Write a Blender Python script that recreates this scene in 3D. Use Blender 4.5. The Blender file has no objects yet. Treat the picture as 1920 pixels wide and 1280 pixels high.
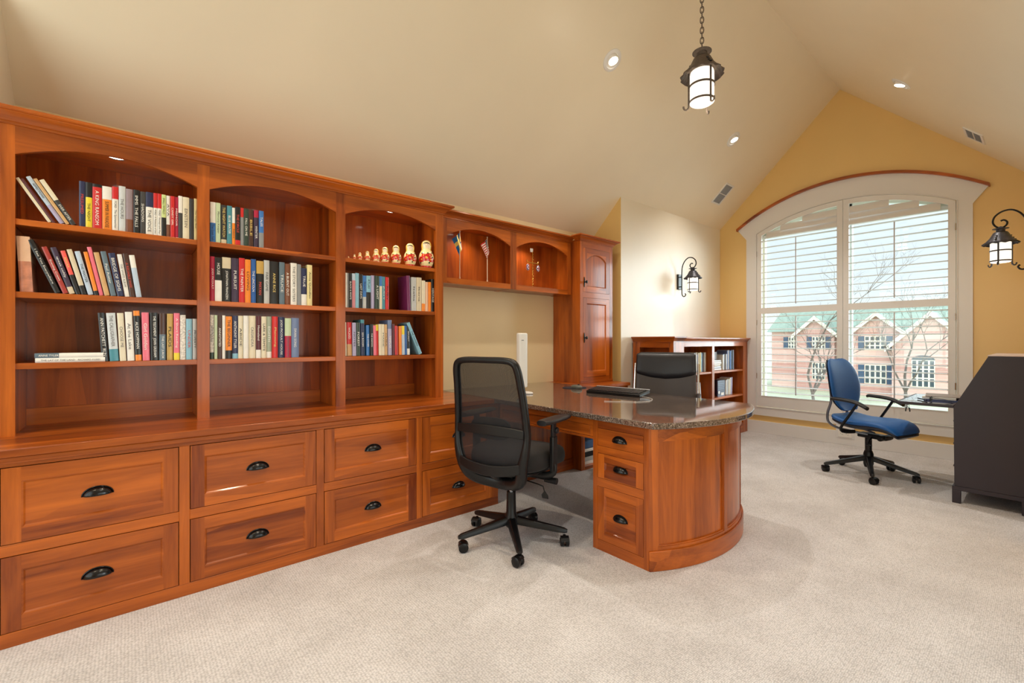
import bpy, bmesh, math, random
from mathutils import Vector, Matrix
R = math.radians
PI = math.pi
random.seed(7)
sc = bpy.context.scene
col = sc.collection
N = None

# ---------------------------------------------------------------- camera
cam = bpy.data.cameras.new('camera')
cam.lens = 849 / 1920 * 36
cam.sensor_width = 36
cam.sensor_fit = 'HORIZONTAL'
cam.clip_start = 0.02
cam.clip_end = 500
camo = bpy.data.objects.new('camera', cam)
camo.location = (0, 0, 1.2)
camo.rotation_euler = (R(90), 0, R(49.8 - 90))
col.objects.link(camo)
sc.camera = camo

# ---------------------------------------------------------------- render look
sc.view_settings.view_transform = 'Standard'
sc.view_settings.look = 'None'
sc.view_settings.gamma = 1
sc.view_settings.use_curve_mapping = False
sc.view_settings.exposure = -0.05
sc.cycles.use_denoising = True
try:
    sc.cycles.denoiser = 'OPENIMAGEDENOISE'
except Exception:
    pass
sc.cycles.max_bounces = 8
sc.cycles.diffuse_bounces = 5
sc.cycles.glossy_bounces = 4
sc.cycles.transmission_bounces = 4
sc.cycles.transparent_max_bounces = 12
sc.cycles.sample_clamp_indirect = 4.0
sc.cycles.caustics_reflective = False
sc.cycles.caustics_refractive = False

# ---------------------------------------------------------------- sky
w = bpy.data.worlds.new('sky')
sc.world = w
w.use_nodes = True
nt = w.node_tree
nt.nodes.clear()
tc = nt.nodes.new('ShaderNodeTexCoord')
sep = nt.nodes.new('ShaderNodeSeparateXYZ')
rmp = nt.nodes.new('ShaderNodeValToRGB')
nz = nt.nodes.new('ShaderNodeTexNoise')
nz.inputs['Scale'].default_value = 2.2
nz.inputs['Detail'].default_value = 5
mx = nt.nodes.new('ShaderNodeMixRGB')
mx.blend_type = 'MIX'
mx.inputs[2].default_value = (0.93, 0.96, 1.0, 1)
mr = nt.nodes.new('ShaderNodeMapRange')
mr.inputs[1].default_value = 0.45
mr.inputs[2].default_value = 0.75
mr.inputs[4].default_value = 0.6
bg = nt.nodes.new('ShaderNodeBackground')
wo = nt.nodes.new('ShaderNodeOutputWorld')
rmp.color_ramp.elements[0].position = 0.0
rmp.color_ramp.elements[0].color = (0.86, 0.88, 0.86, 1)
rmp.color_ramp.elements[1].position = 0.5
rmp.color_ramp.elements[1].color = (0.56, 0.66, 0.86, 1)
e = rmp.color_ramp.elements.new(0.10)
e.color = (0.76, 0.82, 0.90, 1)
nt.links.new(tc.outputs['Generated'], sep.inputs[0])
nt.links.new(sep.outputs['Z'], rmp.inputs[0])
nt.links.new(tc.outputs['Generated'], nz.inputs['Vector'])
nt.links.new(nz.outputs['Fac'], mr.inputs[0])
nt.links.new(mr.outputs[0], mx.inputs[0])
nt.links.new(rmp.outputs[0], mx.inputs[1])
nt.links.new(mx.outputs[0], bg.inputs['Color'])
# bright lobes added for fill and glare: behind the house, right of the gable
SKY_FRONT, SKY_BACK, SKY_SIDE = 1.42, 2.4, 15.0
def lobe(direction, lo, hi, strength, color):
    d = nt.nodes.new('ShaderNodeVectorMath'); d.operation = 'DOT_PRODUCT'
    d.inputs[1].default_value = direction
    r = nt.nodes.new('ShaderNodeMapRange'); r.interpolation_type = 'SMOOTHSTEP'
    r.inputs[1].default_value = lo; r.inputs[2].default_value = hi
    r.inputs[3].default_value = 0.0; r.inputs[4].default_value = strength
    nt.links.new(tc.outputs['Generated'], d.inputs[0]); nt.links.new(d.outputs['Value'], r.inputs[0])
    b_ = nt.nodes.new('ShaderNodeBackground'); b_.inputs['Color'].default_value = color + (1,)
    nt.links.new(r.outputs[0], b_.inputs['Strength'])
    return b_.outputs[0]
back = lobe((-0.80, -0.60, 0.0), -0.10, 0.55, SKY_BACK, (1.0, 0.96, 0.92))
side = lobe((0.79, -0.60, 0.12), 0.83, 0.97, SKY_SIDE, (0.84, 0.92, 1.0))
bg.inputs['Strength'].default_value = SKY_FRONT
ad1 = nt.nodes.new('ShaderNodeAddShader'); ad2 = nt.nodes.new('ShaderNodeAddShader')
nt.links.new(bg.outputs[0], ad1.inputs[0]); nt.links.new(back, ad1.inputs[1])
nt.links.new(ad1.outputs[0], ad2.inputs[0]); nt.links.new(side, ad2.inputs[1])
nt.links.new(ad2.outputs[0], wo.inputs[0])

CAN_POWER = 85.0
PUCK_POWER = 6.0

def add_light(kind, loc, power, color=(1, 1, 1), size=0.1, rot=(0, 0, 0), spot=None, blend=0.5, name='lamp_light', parent=None, size_y=None, portal=False):
    l = bpy.data.lights.new(name, kind)
    l.energy = power
    l.color = color
    if kind == 'AREA':
        l.size = size
        if size_y:
            l.shape = 'RECTANGLE'
            l.size_y = size_y
        if portal:
            l.cycles.is_portal = True
    else:
        l.shadow_soft_size = size
    if kind == 'SPOT':
        l.spot_size = spot
        l.spot_blend = blend
    o = bpy.data.objects.new(name, l)
    o.location = loc
    o.rotation_euler = rot
    if parent is not None:
        o.parent = parent
        o.location = Vector(loc) - parent.location
    col.objects.link(o)
    return o

# portals only guide sampling of the sky through real and added windows
add_light('AREA', (6.56, 1.54, 1.62), 1, size=2.6, size_y=2.1, rot=(0, R(90), 0), name='window_portal', portal=True)
add_light('AREA', (-1.72, 1.57, 1.6), 1, size=2.3, size_y=2.6, rot=(0, R(-90), 0), name='window_portal', portal=True)
add_light('AREA', (1.25, -0.87, 1.1), 1, size=2.9, size_y=1.4, rot=(R(90), 0, 0), name='window_portal', portal=True)

# ---------------------------------------------------------------- materials
def lin(c):
    return tuple((x / 12.92 if x <= 0.04045 else ((x + 0.055) / 1.055) ** 2.4) for x in c)
def rgb(r, g, b):
    return lin((r / 255, g / 255, b / 255)) + (1,)
MC = {}
def mat(name, c, rough=0.5, metal=0.0, coat=0.0, coat_rough=0.1, emit=None, estr=0, spec=0.5, alpha=None, noise=0.0, nscale=30, bump=0.0, trans=0.0, sheen=0):
    if name in MC:
        return MC[name]
    m = bpy.data.materials.new(name)
    m.use_nodes = True
    nt = m.node_tree
    b = nt.nodes['Principled BSDF']
    b.inputs['Base Color'].default_value = c
    b.inputs['Roughness'].default_value = rough
    b.inputs['Metallic'].default_value = metal
    b.inputs['Coat Weight'].default_value = coat
    b.inputs['Coat Roughness'].default_value = coat_rough
    b.inputs['Specular IOR Level'].default_value = spec
    b.inputs['Transmission Weight'].default_value = trans
    b.inputs['Sheen Weight'].default_value = sheen
    if emit is not None:
        b.inputs['Emission Color'].default_value = emit
        b.inputs['Emission Strength'].default_value = estr
    if alpha is not None:
        b.inputs['Alpha'].default_value = alpha
    if noise or bump:
        t = nt.nodes.new('ShaderNodeTexCoord')
        n = nt.nodes.new('ShaderNodeTexNoise')
        n.inputs['Scale'].default_value = nscale
        n.inputs['Detail'].default_value = 4
        nt.links.new(t.outputs['Object'], n.inputs['Vector'])
        if noise:
            h = nt.nodes.new('ShaderNodeHueSaturation')
            h.inputs['Color'].default_value = c
            r_ = nt.nodes.new('ShaderNodeMapRange')
            r_.inputs[1].default_value = 0.3
            r_.inputs[2].default_value = 0.7
            r_.inputs[3].default_value = 1 - noise
            r_.inputs[4].default_value = 1 + noise
            nt.links.new(n.outputs['Fac'], r_.inputs[0])
            nt.links.new(r_.outputs[0], h.inputs['Value'])
            nt.links.new(h.outputs[0], b.inputs['Base Color'])
        if bump:
            bp = nt.nodes.new('ShaderNodeBump')
            bp.inputs['Strength'].default_value = bump
            bp.inputs['Distance'].default_value = 0.002
            nt.links.new(n.outputs['Fac'], bp.inputs['Height'])
            nt.links.new(bp.outputs[0], b.inputs['Normal'])
    MC[name] = m
    return m

def wood(name, axis, light, dark, rough=0.36, coat=0.42, board=0.12):
    """cherry wood with the grain along one axis and board to board changes of tone"""
    if name in MC:
        return MC[name]
    m = bpy.data.materials.new(name)
    m.use_nodes = True
    nt = m.node_tree
    b = nt.nodes['Principled BSDF']
    L = nt.links.new
    t = nt.nodes.new('ShaderNodeTexCoord')
    oi = nt.nodes.new('ShaderNodeObjectInfo')
    add = nt.nodes.new('ShaderNodeVectorMath')
    add.operation = 'ADD'
    mul = nt.nodes.new('ShaderNodeVectorMath')
    mul.operation = 'SCALE'
    mul.inputs['Scale'].default_value = 0.0
    comb = nt.nodes.new('ShaderNodeCombineXYZ')
    for i in range(3):
        mm = nt.nodes.new('ShaderNodeMath')
        mm.operation = 'MULTIPLY'
        mm.inputs[1].default_value = (13.0, 7.0, 5.0)[i]
        L(oi.outputs['Random'], mm.inputs[0])
        L(mm.outputs[0], comb.inputs[i])
    L(t.outputs['Object'], add.inputs[0])
    L(comb.outputs[0], add.inputs[1])
    def mapped(sc3):
        mp = nt.nodes.new('ShaderNodeMapping')
        mp.inputs['Scale'].default_value = sc3
        L(add.outputs[0], mp.inputs[0])
        return mp
    long_, cross = 0.9, 9.0
    s = [cross, cross, cross]
    s['xyz'.index(axis)] = long_
    n1 = nt.nodes.new('ShaderNodeTexNoise')
    n1.inputs['Scale'].default_value = 1.0
    n1.inputs['Detail'].default_value = 5
    n1.inputs['Roughness'].default_value = 0.6
    n1.inputs['Distortion'].default_value = 0.8
    L(mapped(s).outputs[0], n1.inputs['Vector'])
    s2 = [90, 90, 90]
    s2['xyz'.index(axis)] = 5
    n2 = nt.nodes.new('ShaderNodeTexNoise')
    n2.inputs['Scale'].default_value = 1.0
    n2.inputs['Detail'].default_value = 3
    L(mapped(s2).outputs[0], n2.inputs['Vector'])
    # knots and flecks
    s3 = [1 / board] * 3
    s3['xyz'.index(axis)] = 0.35
    v = nt.nodes.new('ShaderNodeTexVoronoi')
    v.inputs['Scale'].default_value = 1.0
    L(mapped(s3).outputs[0], v.inputs['Vector'])
    sv = nt.nodes.new('ShaderNodeSeparateColor')
    L(v.outputs['Color'], sv.inputs[0])
    m1 = nt.nodes.new('ShaderNodeMath'); m1.operation = 'MULTIPLY'; m1.inputs[1].default_value = 0.95
    L(n1.outputs['Fac'], m1.inputs[0])
    m2 = nt.nodes.new('ShaderNodeMath'); m2.operation = 'MULTIPLY_ADD'; m2.inputs[1].default_value = 0.22
    L(n2.outputs['Fac'], m2.inputs[0]); L(m1.outputs[0], m2.inputs[2])
    m3 = nt.nodes.new('ShaderNodeMath'); m3.operation = 'MULTIPLY_ADD'; m3.inputs[1].default_value = 0.28
    L(sv.outputs[0], m3.inputs[0]); L(m2.outputs[0], m3.inputs[2])
    r = nt.nodes.new('ShaderNodeValToRGB')
    r.color_ramp.elements[0].position = 0.47
    r.color_ramp.elements[0].color = dark
    r.color_ramp.elements[1].position = 0.94
    r.color_ramp.elements[1].color = light
    L(m3.outputs[0], r.inputs[0])
    L(r.outputs[0], b.inputs['Base Color'])
    b.inputs['Roughness'].default_value = rough
    b.inputs['Coat Weight'].default_value = coat
    b.inputs['Coat Roughness'].default_value = 0.10
    b.inputs['Specular IOR Level'].default_value = 0.3
    MC[name] = m
    return m

WL, WD = rgb(198, 102, 28), rgb(114, 46, 8)
WX = wood('cherry_grain_x', 'x', WL, WD)
WY = wood('cherry_grain_y', 'y', WL, WD)
WZ = wood('cherry_grain_z', 'z', WL, WD)
BACKW = wood('cherry_back_panel', 'z', rgb(198, 96, 26), rgb(128, 50, 10), rough=0.35, coat=0.4, board=0.17)
GAP = mat('shadow_gap', rgb(30, 14, 8), 0.8)
BLK = mat('black_satin_metal', rgb(14, 13, 15), 0.25, 0.2)
IRON2 = mat('blackened_iron', rgb(60, 60, 68), 0.45, 0.4, noise=0.2, nscale=60)
IRON = mat('dark_bronze_iron', rgb(98, 88, 80), 0.5, 0.35, noise=0.25, nscale=60)
WHITE = mat('white_trim_paint', rgb(228, 226, 224), 0.35, spec=0.4)
WHITEM = mat('white_plastic', rgb(232, 230, 226), 0.35)
CHROME = mat('chrome', rgb(215, 215, 220), 0.12, 1.0)
PLAST = mat('black_plastic', rgb(17, 17, 19), 0.36, spec=0.35)
PLAST2 = mat('dark_grey_plastic', rgb(34, 33, 36), 0.42, spec=0.35)

def paint(name, c, rough=0.38, coat=0.25):
    m = mat(name, c, rough, coat=coat, coat_rough=0.3, noise=0.012, nscale=3, bump=0.04)
    return m
WALLP = paint('yellow_satin_wall_paint', rgb(232, 196, 126))
GLAREP = paint('glare_paled_wall_paint', rgb(240, 232, 216))  # window glare put into the colour: the yellow wall paint turned pale
CEILP = paint('light_paled_ceiling_paint', rgb(241, 229, 204))  # same yellow paint, paled in the colour for daylight on the slopes

def carpet_mat():
    m = bpy.data.materials.new('cream_loop_carpet')
    m.use_nodes = True
    nt = m.node_tree; L = nt.links.new
    b = nt.nodes['Principled BSDF']
    t = nt.nodes.new('ShaderNodeTexCoord')
    mp = nt.nodes.new('ShaderNodeMapping')
    mp.inputs['Scale'].default_value = (1, 1.7, 1)
    mp.inputs['Rotation'].default_value = (0, 0, 0)
    L(t.outputs['Object'], mp.inputs[0])
    v = nt.nodes.new('ShaderNodeTexVoronoi')
    v.inputs['Scale'].default_value = 95
    v.inputs['Randomness'].default_value = 0.45
    L(mp.outputs[0], v.inputs['Vector'])
    n = nt.nodes.new('ShaderNodeTexNoise'); n.inputs['Scale'].default_value = 2.6; n.inputs['Detail'].default_value = 6; n.inputs['Roughness'].default_value = 0.65
    L(t.outputs['Object'], n.inputs['Vector'])
    r1 = nt.nodes.new('ShaderNodeValToRGB')
    r1.color_ramp.elements[0].position = 0.35; r1.color_ramp.elements[0].color = rgb(212, 208, 208)
    r1.color_ramp.elements[1].position = 0.65; r1.color_ramp.elements[1].color = rgb(230, 227, 228)
    L(n.outputs['Fac'], r1.inputs[0])
    r2 = nt.nodes.new('ShaderNodeMapRange')
    r2.inputs[1].default_value = 0.25; r2.inputs[2].default_value = 0.75; r2.inputs[3].default_value = 1.0; r2.inputs[4].default_value = 0.62
    L(v.outputs['Distance'], r2.inputs[0])
    mu = nt.nodes.new('ShaderNodeMixRGB'); mu.blend_type = 'MULTIPLY'; mu.inputs[0].default_value = 1
    L(r1.outputs[0], mu.inputs[1]); L(r2.outputs[0], mu.inputs[2])
    L(mu.outputs[0], b.inputs['Base Color'])
    b.inputs['Roughness'].default_value = 0.95
    b.inputs['Specular IOR Level'].default_value = 0.1
    bp = nt.nodes.new('ShaderNodeBump'); bp.inputs['Strength'].default_value = 0.7; bp.inputs['Distance'].default_value = 0.004; bp.invert = True
    L(v.outputs['Distance'], bp.inputs['Height'])
    bp2 = nt.nodes.new('ShaderNodeBump'); bp2.inputs['Strength'].default_value = 0.35; bp2.inputs['Distance'].default_value = 0.02
    L(n.outputs['Fac'], bp2.inputs['Height']); L(bp.outputs[0], bp2.inputs['Normal'])
    L(bp2.outputs[0], b.inputs['Normal'])
    return m
CARPET = carpet_mat()

def granite_mat():
    m = bpy.data.materials.new('brown_granite')
    m.use_nodes = True
    nt = m.node_tree; L = nt.links.new
    b = nt.nodes['Principled BSDF']
    t = nt.nodes.new('ShaderNodeTexCoord')
    n = nt.nodes.new('ShaderNodeTexNoise'); n.inputs['Scale'].default_value = 120; n.inputs['Detail'].default_value = 5; n.inputs['Roughness'].default_value = 0.75
    L(t.outputs['Object'], n.inputs['Vector'])
    r = nt.nodes.new('ShaderNodeValToRGB')
    r.color_ramp.elements[0].position = 0.36; r.color_ramp.elements[0].color = rgb(36, 31, 30)
    r.color_ramp.elements[1].position = 0.66; r.color_ramp.elements[1].color = rgb(166, 150, 138)
    x = r.color_ramp.elements.new(0.5); x.color = rgb(98, 82, 73)
    L(n.outputs['Fac'], r.inputs[0])
    n2 = nt.nodes.new('ShaderNodeTexNoise'); n2.inputs['Scale'].default_value = 7; n2.inputs['Detail'].default_value = 4; n2.inputs['Distortion'].default_value = 1.2
    L(t.outputs['Object'], n2.inputs['Vector'])
    mu = nt.nodes.new('ShaderNodeMixRGB'); mu.blend_type = 'OVERLAY'; mu.inputs[0].default_value = 0.6
    L(r.outputs[0], mu.inputs[1]); L(n2.outputs['Fac'], mu.inputs[2])
    L(mu.outputs[0], b.inputs['Base Color'])
    b.inputs['Roughness'].default_value = 0.07
    b.inputs['Specular IOR Level'].default_value = 0.7
    b.inputs['Coat Weight'].default_value = 0.6
    b.inputs['Coat Roughness'].default_value = 0.03
    return m
GRANITE = granite_mat()

# ---------------------------------------------------------------- builders
class MB:
    def __init__(self, mats):
        self.bm = bmesh.new()
        self.mats = mats if isinstance(mats, (list, tuple)) else [mats]
    def face(self, pts, m=0):
        vs = [self.bm.verts.new(p) for p in pts]
        try:
            f = self.bm.faces.new(vs); f.material_index = m
            return f
        except Exception:
            return None
    def box(self, x0, x1, y0, y1, z0, z1, m=0, M=None):
        P = [(x0, y0, z0), (x1, y0, z0), (x1, y1, z0), (x0, y1, z0), (x0, y0, z1), (x1, y0, z1), (x1, y1, z1), (x0, y1, z1)]
        if M is not None:
            P = [M @ Vector(p) for p in P]
        v = [self.bm.verts.new(p) for p in P]
        for q in ((0, 3, 2, 1), (4, 5, 6, 7), (0, 1, 5, 4), (1, 2, 6, 5), (2, 3, 7, 6), (3, 0, 4, 7)):
            f = self.bm.faces.new([v[i] for i in q]); f.material_index = m
        return self
    def prism(self, poly, a0, a1, axis='z', m=0, M=None):
        """poly in the two other axes, in order; extruded from a0 to a1"""
        def P(p, a):
            q = {'z': (p[0], p[1], a), 'y': (p[0], a, p[1]), 'x': (a, p[0], p[1])}[axis]
            return M @ Vector(q) if M is not None else q
        lo = [self.bm.verts.new(P(p, a0)) for p in poly]
        hi = [self.bm.verts.new(P(p, a1)) for p in poly]
        n = len(poly)
        fs = [self.bm.faces.new(lo[::-1]), self.bm.faces.new(hi)]
        for i in range(n):
            fs.append(self.bm.faces.new([lo[i], lo[(i + 1) % n], hi[(i + 1) % n], hi[i]]))
        for f in fs: f.material_index = m
        return self
    def rings(self, rings, m=0, cap=True, closed=True):
        vr = [[self.bm.verts.new(p) for p in r] for r in rings]
        n = len(vr[0])
        rng = range(n) if closed else range(n - 1)
        for a, b in zip(vr, vr[1:]):
            for i in rng:
                f = self.bm.faces.new([a[i], a[(i + 1) % n], b[(i + 1) % n], b[i]]); f.material_index = m
        if cap:
            for r in (vr[0][::-1], vr[-1]):
                try:
                    f = self.bm.faces.new(r); f.material_index = m
                except Exception: pass
        return vr
    def lathe(self, prof, c=(0, 0, 0), seg=24, m=0, M=None, cap=True):
        """prof: (radius, z)"""
        rr = []
        for r, z in prof:
            ring = []
            for i in range(seg):
                a = 2 * PI * i / seg
                p = Vector((r * math.cos(a), r * math.sin(a), z))
                p = (M @ p) if M is not None else p
                ring.append(p + Vector(c))
            rr.append(ring)
        self.rings(rr, m, cap)
        return self
    def cyl(self, p0, p1, r0, r1=None, seg=16, m=0):
        p0, p1 = Vector(p0), Vector(p1)
        if r1 is None: r1 = r0
        q = (p1 - p0).to_track_quat('Z', 'Y').to_matrix()
        rr = []
        for p, r in ((p0, r0), (p1, r1)):
            rr.append([p + q @ Vector((r * math.cos(2 * PI * i / seg), r * math.sin(2 * PI * i / seg), 0)) for i in range(seg)])
        self.rings(rr, m)
        return self
    def tube(self, pts, r, seg=8, m=0, closed=False, flat=None, up=None):
        """round (or flattened) bar along points; r may be a list"""
        pts = [Vector(p) for p in pts]
        n = len(pts)
        rr = []
        prev = None
        for i, p in enumerate(pts):
            if closed:
                d = pts[(i + 1) % n] - pts[i - 1]
            else:
                d = pts[min(i + 1, n - 1)] - pts[max(i - 1, 0)]
            d.normalize()
            if up is not None:
                u = Vector(up) - d * d.dot(Vector(up)); u.normalize()
            elif prev is None:
                u = Vector((0, 0, 1)) if abs(d.z) < 0.9 else Vector((1, 0, 0))
                u = u - d * d.dot(u); u.normalize()
            else:
                u = prev - d * d.dot(prev); u.normalize()
            prev = u
            s = d.cross(u)
            ra = r[i] if isinstance(r, (list, tuple)) else r
            rb = ra if flat is None else ra * flat
            rr.append([p + s * (ra * math.cos(2 * PI * k / seg)) + u * (rb * math.sin(2 * PI * k / seg)) for k in range(seg)])
        if closed:
            rr.append(rr[0])
            vr = [[self.bm.verts.new(q) for q in g] for g in rr[:-1]]
            vr.append(vr[0])
            for a, b in zip(vr, vr[1:]):
                for k in range(seg):
                    f = self.bm.faces.new([a[k], a[(k + 1) % seg], b[(k + 1) % seg], b[k]]); f.material_index = m
        else:
            self.rings(rr, m)
        return self
    def ell(self, c, rx, ry, rz, seg=16, rings=10, m=0, M=None, p=1.0):
        c = Vector(c)
        rr = []
        for j in range(1, rings):
            t = PI * j / rings - PI / 2
            ring = []
            for i in range(seg):
                a = 2 * PI * i / seg
                ca, sa = math.cos(a), math.sin(a)
                ct, st = math.cos(t), math.sin(t)
                f = lambda x: math.copysign(abs(x) ** p, x)
                q = Vector((rx * f(ct) * f(ca), ry * f(ct) * f(sa), rz * f(st)))
                ring.append(c + (M @ q if M is not None else q))
            rr.append(ring)
        self.rings(rr, m)
        return self
    def build(self, name, parent=None, org=None, bevel=0.0, bseg=2, smooth=38, solid=0.0, sub=0, label=None):
        bm = self.bm
        if parent is not None and org is None:
            org = parent.get('org', None)
        if org is not None:
            bmesh.ops.translate(bm, verts=bm.verts, vec=-Vector(org))
        bmesh.ops.recalc_face_normals(bm, faces=bm.faces)
        me = bpy.data.meshes.new(name)
        bm.to_mesh(me); bm.free()
        for m in self.mats: me.materials.append(m)
        if smooth:
            me.polygons.foreach_set('use_smooth', [True] * len(me.polygons))
            me.set_sharp_from_angle(angle=R(smooth))
        o = bpy.data.objects.new(name, me)
        if solid:
            md = o.modifiers.new('solid', 'SOLIDIFY'); md.thickness = solid; md.offset = 0
        if bevel:
            md = o.modifiers.new('bevel', 'BEVEL'); md.width = bevel; md.segments = bseg; md.limit_method = 'ANGLE'; md.angle_limit = R(50)
            md.harden_normals = False
        if sub:
            md = o.modifiers.new('sub', 'SUBSURF'); md.levels = sub; md.render_levels = sub
        if parent is not None: o.parent = parent
        if label: o['label'] = label
        col.objects.link(o)
        return o

def tag(o, label, cat, group=None, kind=None):
    o['label'] = label; o['category'] = cat
    if group: o['group'] = group
    if kind: o['kind'] = kind
    return o
def thing(name, label, cat, loc=(0, 0, 0), rotz=0, group=None, world=True):
    """Empty at the base of a thing. world=True: parts are given in world coordinates"""
    o = bpy.data.objects.new(name, None)
    o.empty_display_size = 0.1
    o.location = loc
    o.rotation_euler = (0, 0, rotz)
    col.objects.link(o)
    tag(o, label, cat, group)
    if world: o['org'] = loc
    return o
def struct(name, mb, **k):
    o = mb.build(name, **k); o['kind'] = 'structure'
    return o
def smooth_path(pts, n=6, closed=False):
    """Catmull-Rom through points"""
    P = [Vector(p) for p in pts]
    out = []
    m = len(P)
    rng = range(m if closed else m - 1)
    for i in rng:
        if closed:
            a, b, c, d = P[i - 1], P[i], P[(i + 1) % m], P[(i + 2) % m]
        else:
            a, b, c, d = P[max(i - 1, 0)], P[i], P[i + 1], P[min(i + 2, m - 1)]
        for k in range(n):
            t = k / n
            out.append(0.5 * ((2 * b) + (c - a) * t + (2 * a - 5 * b + 4 * c - d) * t * t + (3 * b - a - 3 * c + d) * t ** 3))
    if not closed: out.append(P[-1])
    return out
def copy_tree(o, parent=None):
    c = o.copy(); col.objects.link(c); c.parent = parent
    for ch in o.children: copy_tree(ch, c)
    return c
def text_part(s, height, width, matr, material, parent, name='lettering', extrude=0.0004, M=None, bold=False):
    """lettering as a thin mesh; M maps the text plane (x right, y up, z out) into the parent's frame"""
    cu = bpy.data.curves.new('t', 'FONT')
    cu.body = s; cu.size = 1.0; cu.extrude = 0.0; cu.align_x = 'LEFT'; cu.resolution_u = 2
    if bold: cu.offset = 0.01
    to = bpy.data.objects.new('t', cu)
    me = bpy.data.meshes.new_from_object(to)
    bpy.data.objects.remove(to); bpy.data.curves.remove(cu)
    xs = [v.co.x for v in me.vertices]; ys = [v.co.y for v in me.vertices]
    if not xs: return None
    wx, wy = max(xs) - min(xs), max(ys) - min(ys)
    sx = width / wx; sy = height / wy
    cx, cy = (max(xs) + min(xs)) / 2, (max(ys) + min(ys)) / 2
    for v in me.vertices:
        v.co = M @ Vector(((v.co.x - cx) * sx, (v.co.y - cy) * sy, extrude))
    me.materials.clear(); me.materials.append(material)
    me.name = name
    o = bpy.data.objects.new(name, me)
    o.parent = parent
    col.objects.link(o)
    return o
# ================================================================ ROOM
XG = 6.355            # gable wall
XB = -1.6             # rear wall
RY, RZ = 1.572, 4.15  # ridge
YL, YA = 2.98, 3.36   # left knee wall, alcove wall
YR, YR2 = 0.05, -0.75
XR0, XR1 = -0.44, 4.06
def zl(y): return RZ - 0.982 * (y - RY) if y > RY else RZ - 0.96 * (RY - y)

m = MB(CARPET); m.box(XB, XG, YR2, YA, -0.1, 0); struct('floor', m, smooth=0)
def slab(name, ya, yb):
    m = MB(CEILP)
    T = 0.14
    m.prism([(ya, zl(ya)), (yb, zl(yb)), (yb, zl(yb) + T), (ya, zl(ya) + T)], XB - 0.1, XG + 0.1, 'x')
    return struct(name, m, smooth=0)
slab('ceiling', RY, YA + 0.15)
slab('ceiling', RY, YR2 - 0.15).name = 'ceiling.001'

def ywall(name, y, x0, x1, out, material=WALLP):
    m = MB(material); z = zl(y)
    m.box(x0, x1, min(y, y + out), max(y, y + out), 0, z + 0.02)
    return struct(name, m, smooth=0)
ywall('wall_left_alcove', YA, XR0 - 0.1, XR1 + 0.1, 0.1, paint('glare_paled_alcove_paint', rgb(238, 216, 172)))  # alcove paint lightened in its colour to stand for window glare
def xret(name, x0, x1, y0, y1, wm=None):
    m = MB(wm or WALLP)
    m.prism([(y0, 0), (y1, 0), (y1, zl(y1) + 0.02), (y0, zl(y0) + 0.02)], x0, x1, 'x')
    return struct(name, m, smooth=0)
# the knee walls that step in towards the room on both sides of the alcove
xret('wall_left_rear', XB, XR0, YL, YA, GLAREP)
xret('wall_left_front', XR1, XG, YL, YA, [GLAREP, WALLP])
_f = bpy.data.objects['wall_left_front'].data
for p_ in _f.polygons:
    if p_.normal.x < -0.5: p_.material_index = 1
xret('wall_right_front', XR1, XG, YR2, YR)
# right wall behind and beside the camera, with a window added for fill light
def right_wall():
    m = MB(WALLP)
    y0, y1 = YR2 - 0.1, YR2
    a, b, c, d = -0.15, 2.65, 0.45, 1.75
    z = zl(YR2) + 0.02
    m.box(XB, a, y0, y1, 0, z); m.box(b, XG, y0, y1, 0, z); m.box(a, b, y0, y1, 0, c); m.box(a, b, y0, y1, d, z)
    struct('wall_right', m, smooth=0)
    m = MB(WHITE)
    for x in (a, (a + b) / 2 - 0.025, b - 0.05): m.box(x, x + 0.05, y0 + 0.02, y0 + 0.07, c, d)
    for zz in (c, d - 0.05): m.box(a, b, y0 + 0.021, y0 + 0.069, zz, zz + 0.05)
    return struct('fill_window_right', m)

def gable(name, x0, x1, oy0, oy1, oz0, arch, oz1, yl=YA + 0.1, yr=YR2 - 0.1):
    m = MB(WALLP)
    m.prism([(yr, 0), (oy0, 0), (oy0, zl(oy0)), (yr, zl(yr))], x0, x1, 'x')
    m.prism([(oy1, 0), (yl, 0), (yl, zl(yl)), (oy1, zl(oy1))], x0, x1, 'x')
    m.prism([(oy0, 0), (oy1, 0), (oy1, oz0), (oy0, oz0)], x0, x1, 'x')
    n = 32
    ys = sorted(set([oy0 + (oy1 - oy0) * i / n for i in range(n + 1)] + [RY]))
    for a, b in zip(ys, ys[1:]):
        m.prism([(a, arch(a)), (b, arch(b)), (b, zl(b)), (a, zl(a))], x0, x1, 'x')
    return struct(name, m, smooth=0)
OY0, OY1, OZ0, OSP, OAP = 0.59, 2.485, 0.345, 2.615, 2.85
OC = (OY0 + OY1) / 2
def arc_fn(yc, half, zs, za):
    s = za - zs
    Rr = (half * half + s * s) / (2 * s)
    return lambda y: za - Rr + math.sqrt(max(Rr * Rr - (y - yc) ** 2, 0))
oarch = arc_fn(OC, (OY1 - OY0) / 2, OSP, OAP)
gable('wall_gable', XG, XG + 0.16, OY0, OY1, OZ0, oarch, None)
gable('wall_rear', XB - 0.1, XB, 0.32, 2.82, 0.5, lambda y: 2.72 if abs(y - 1.57) < 1.1 else 2.6, None)

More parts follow.
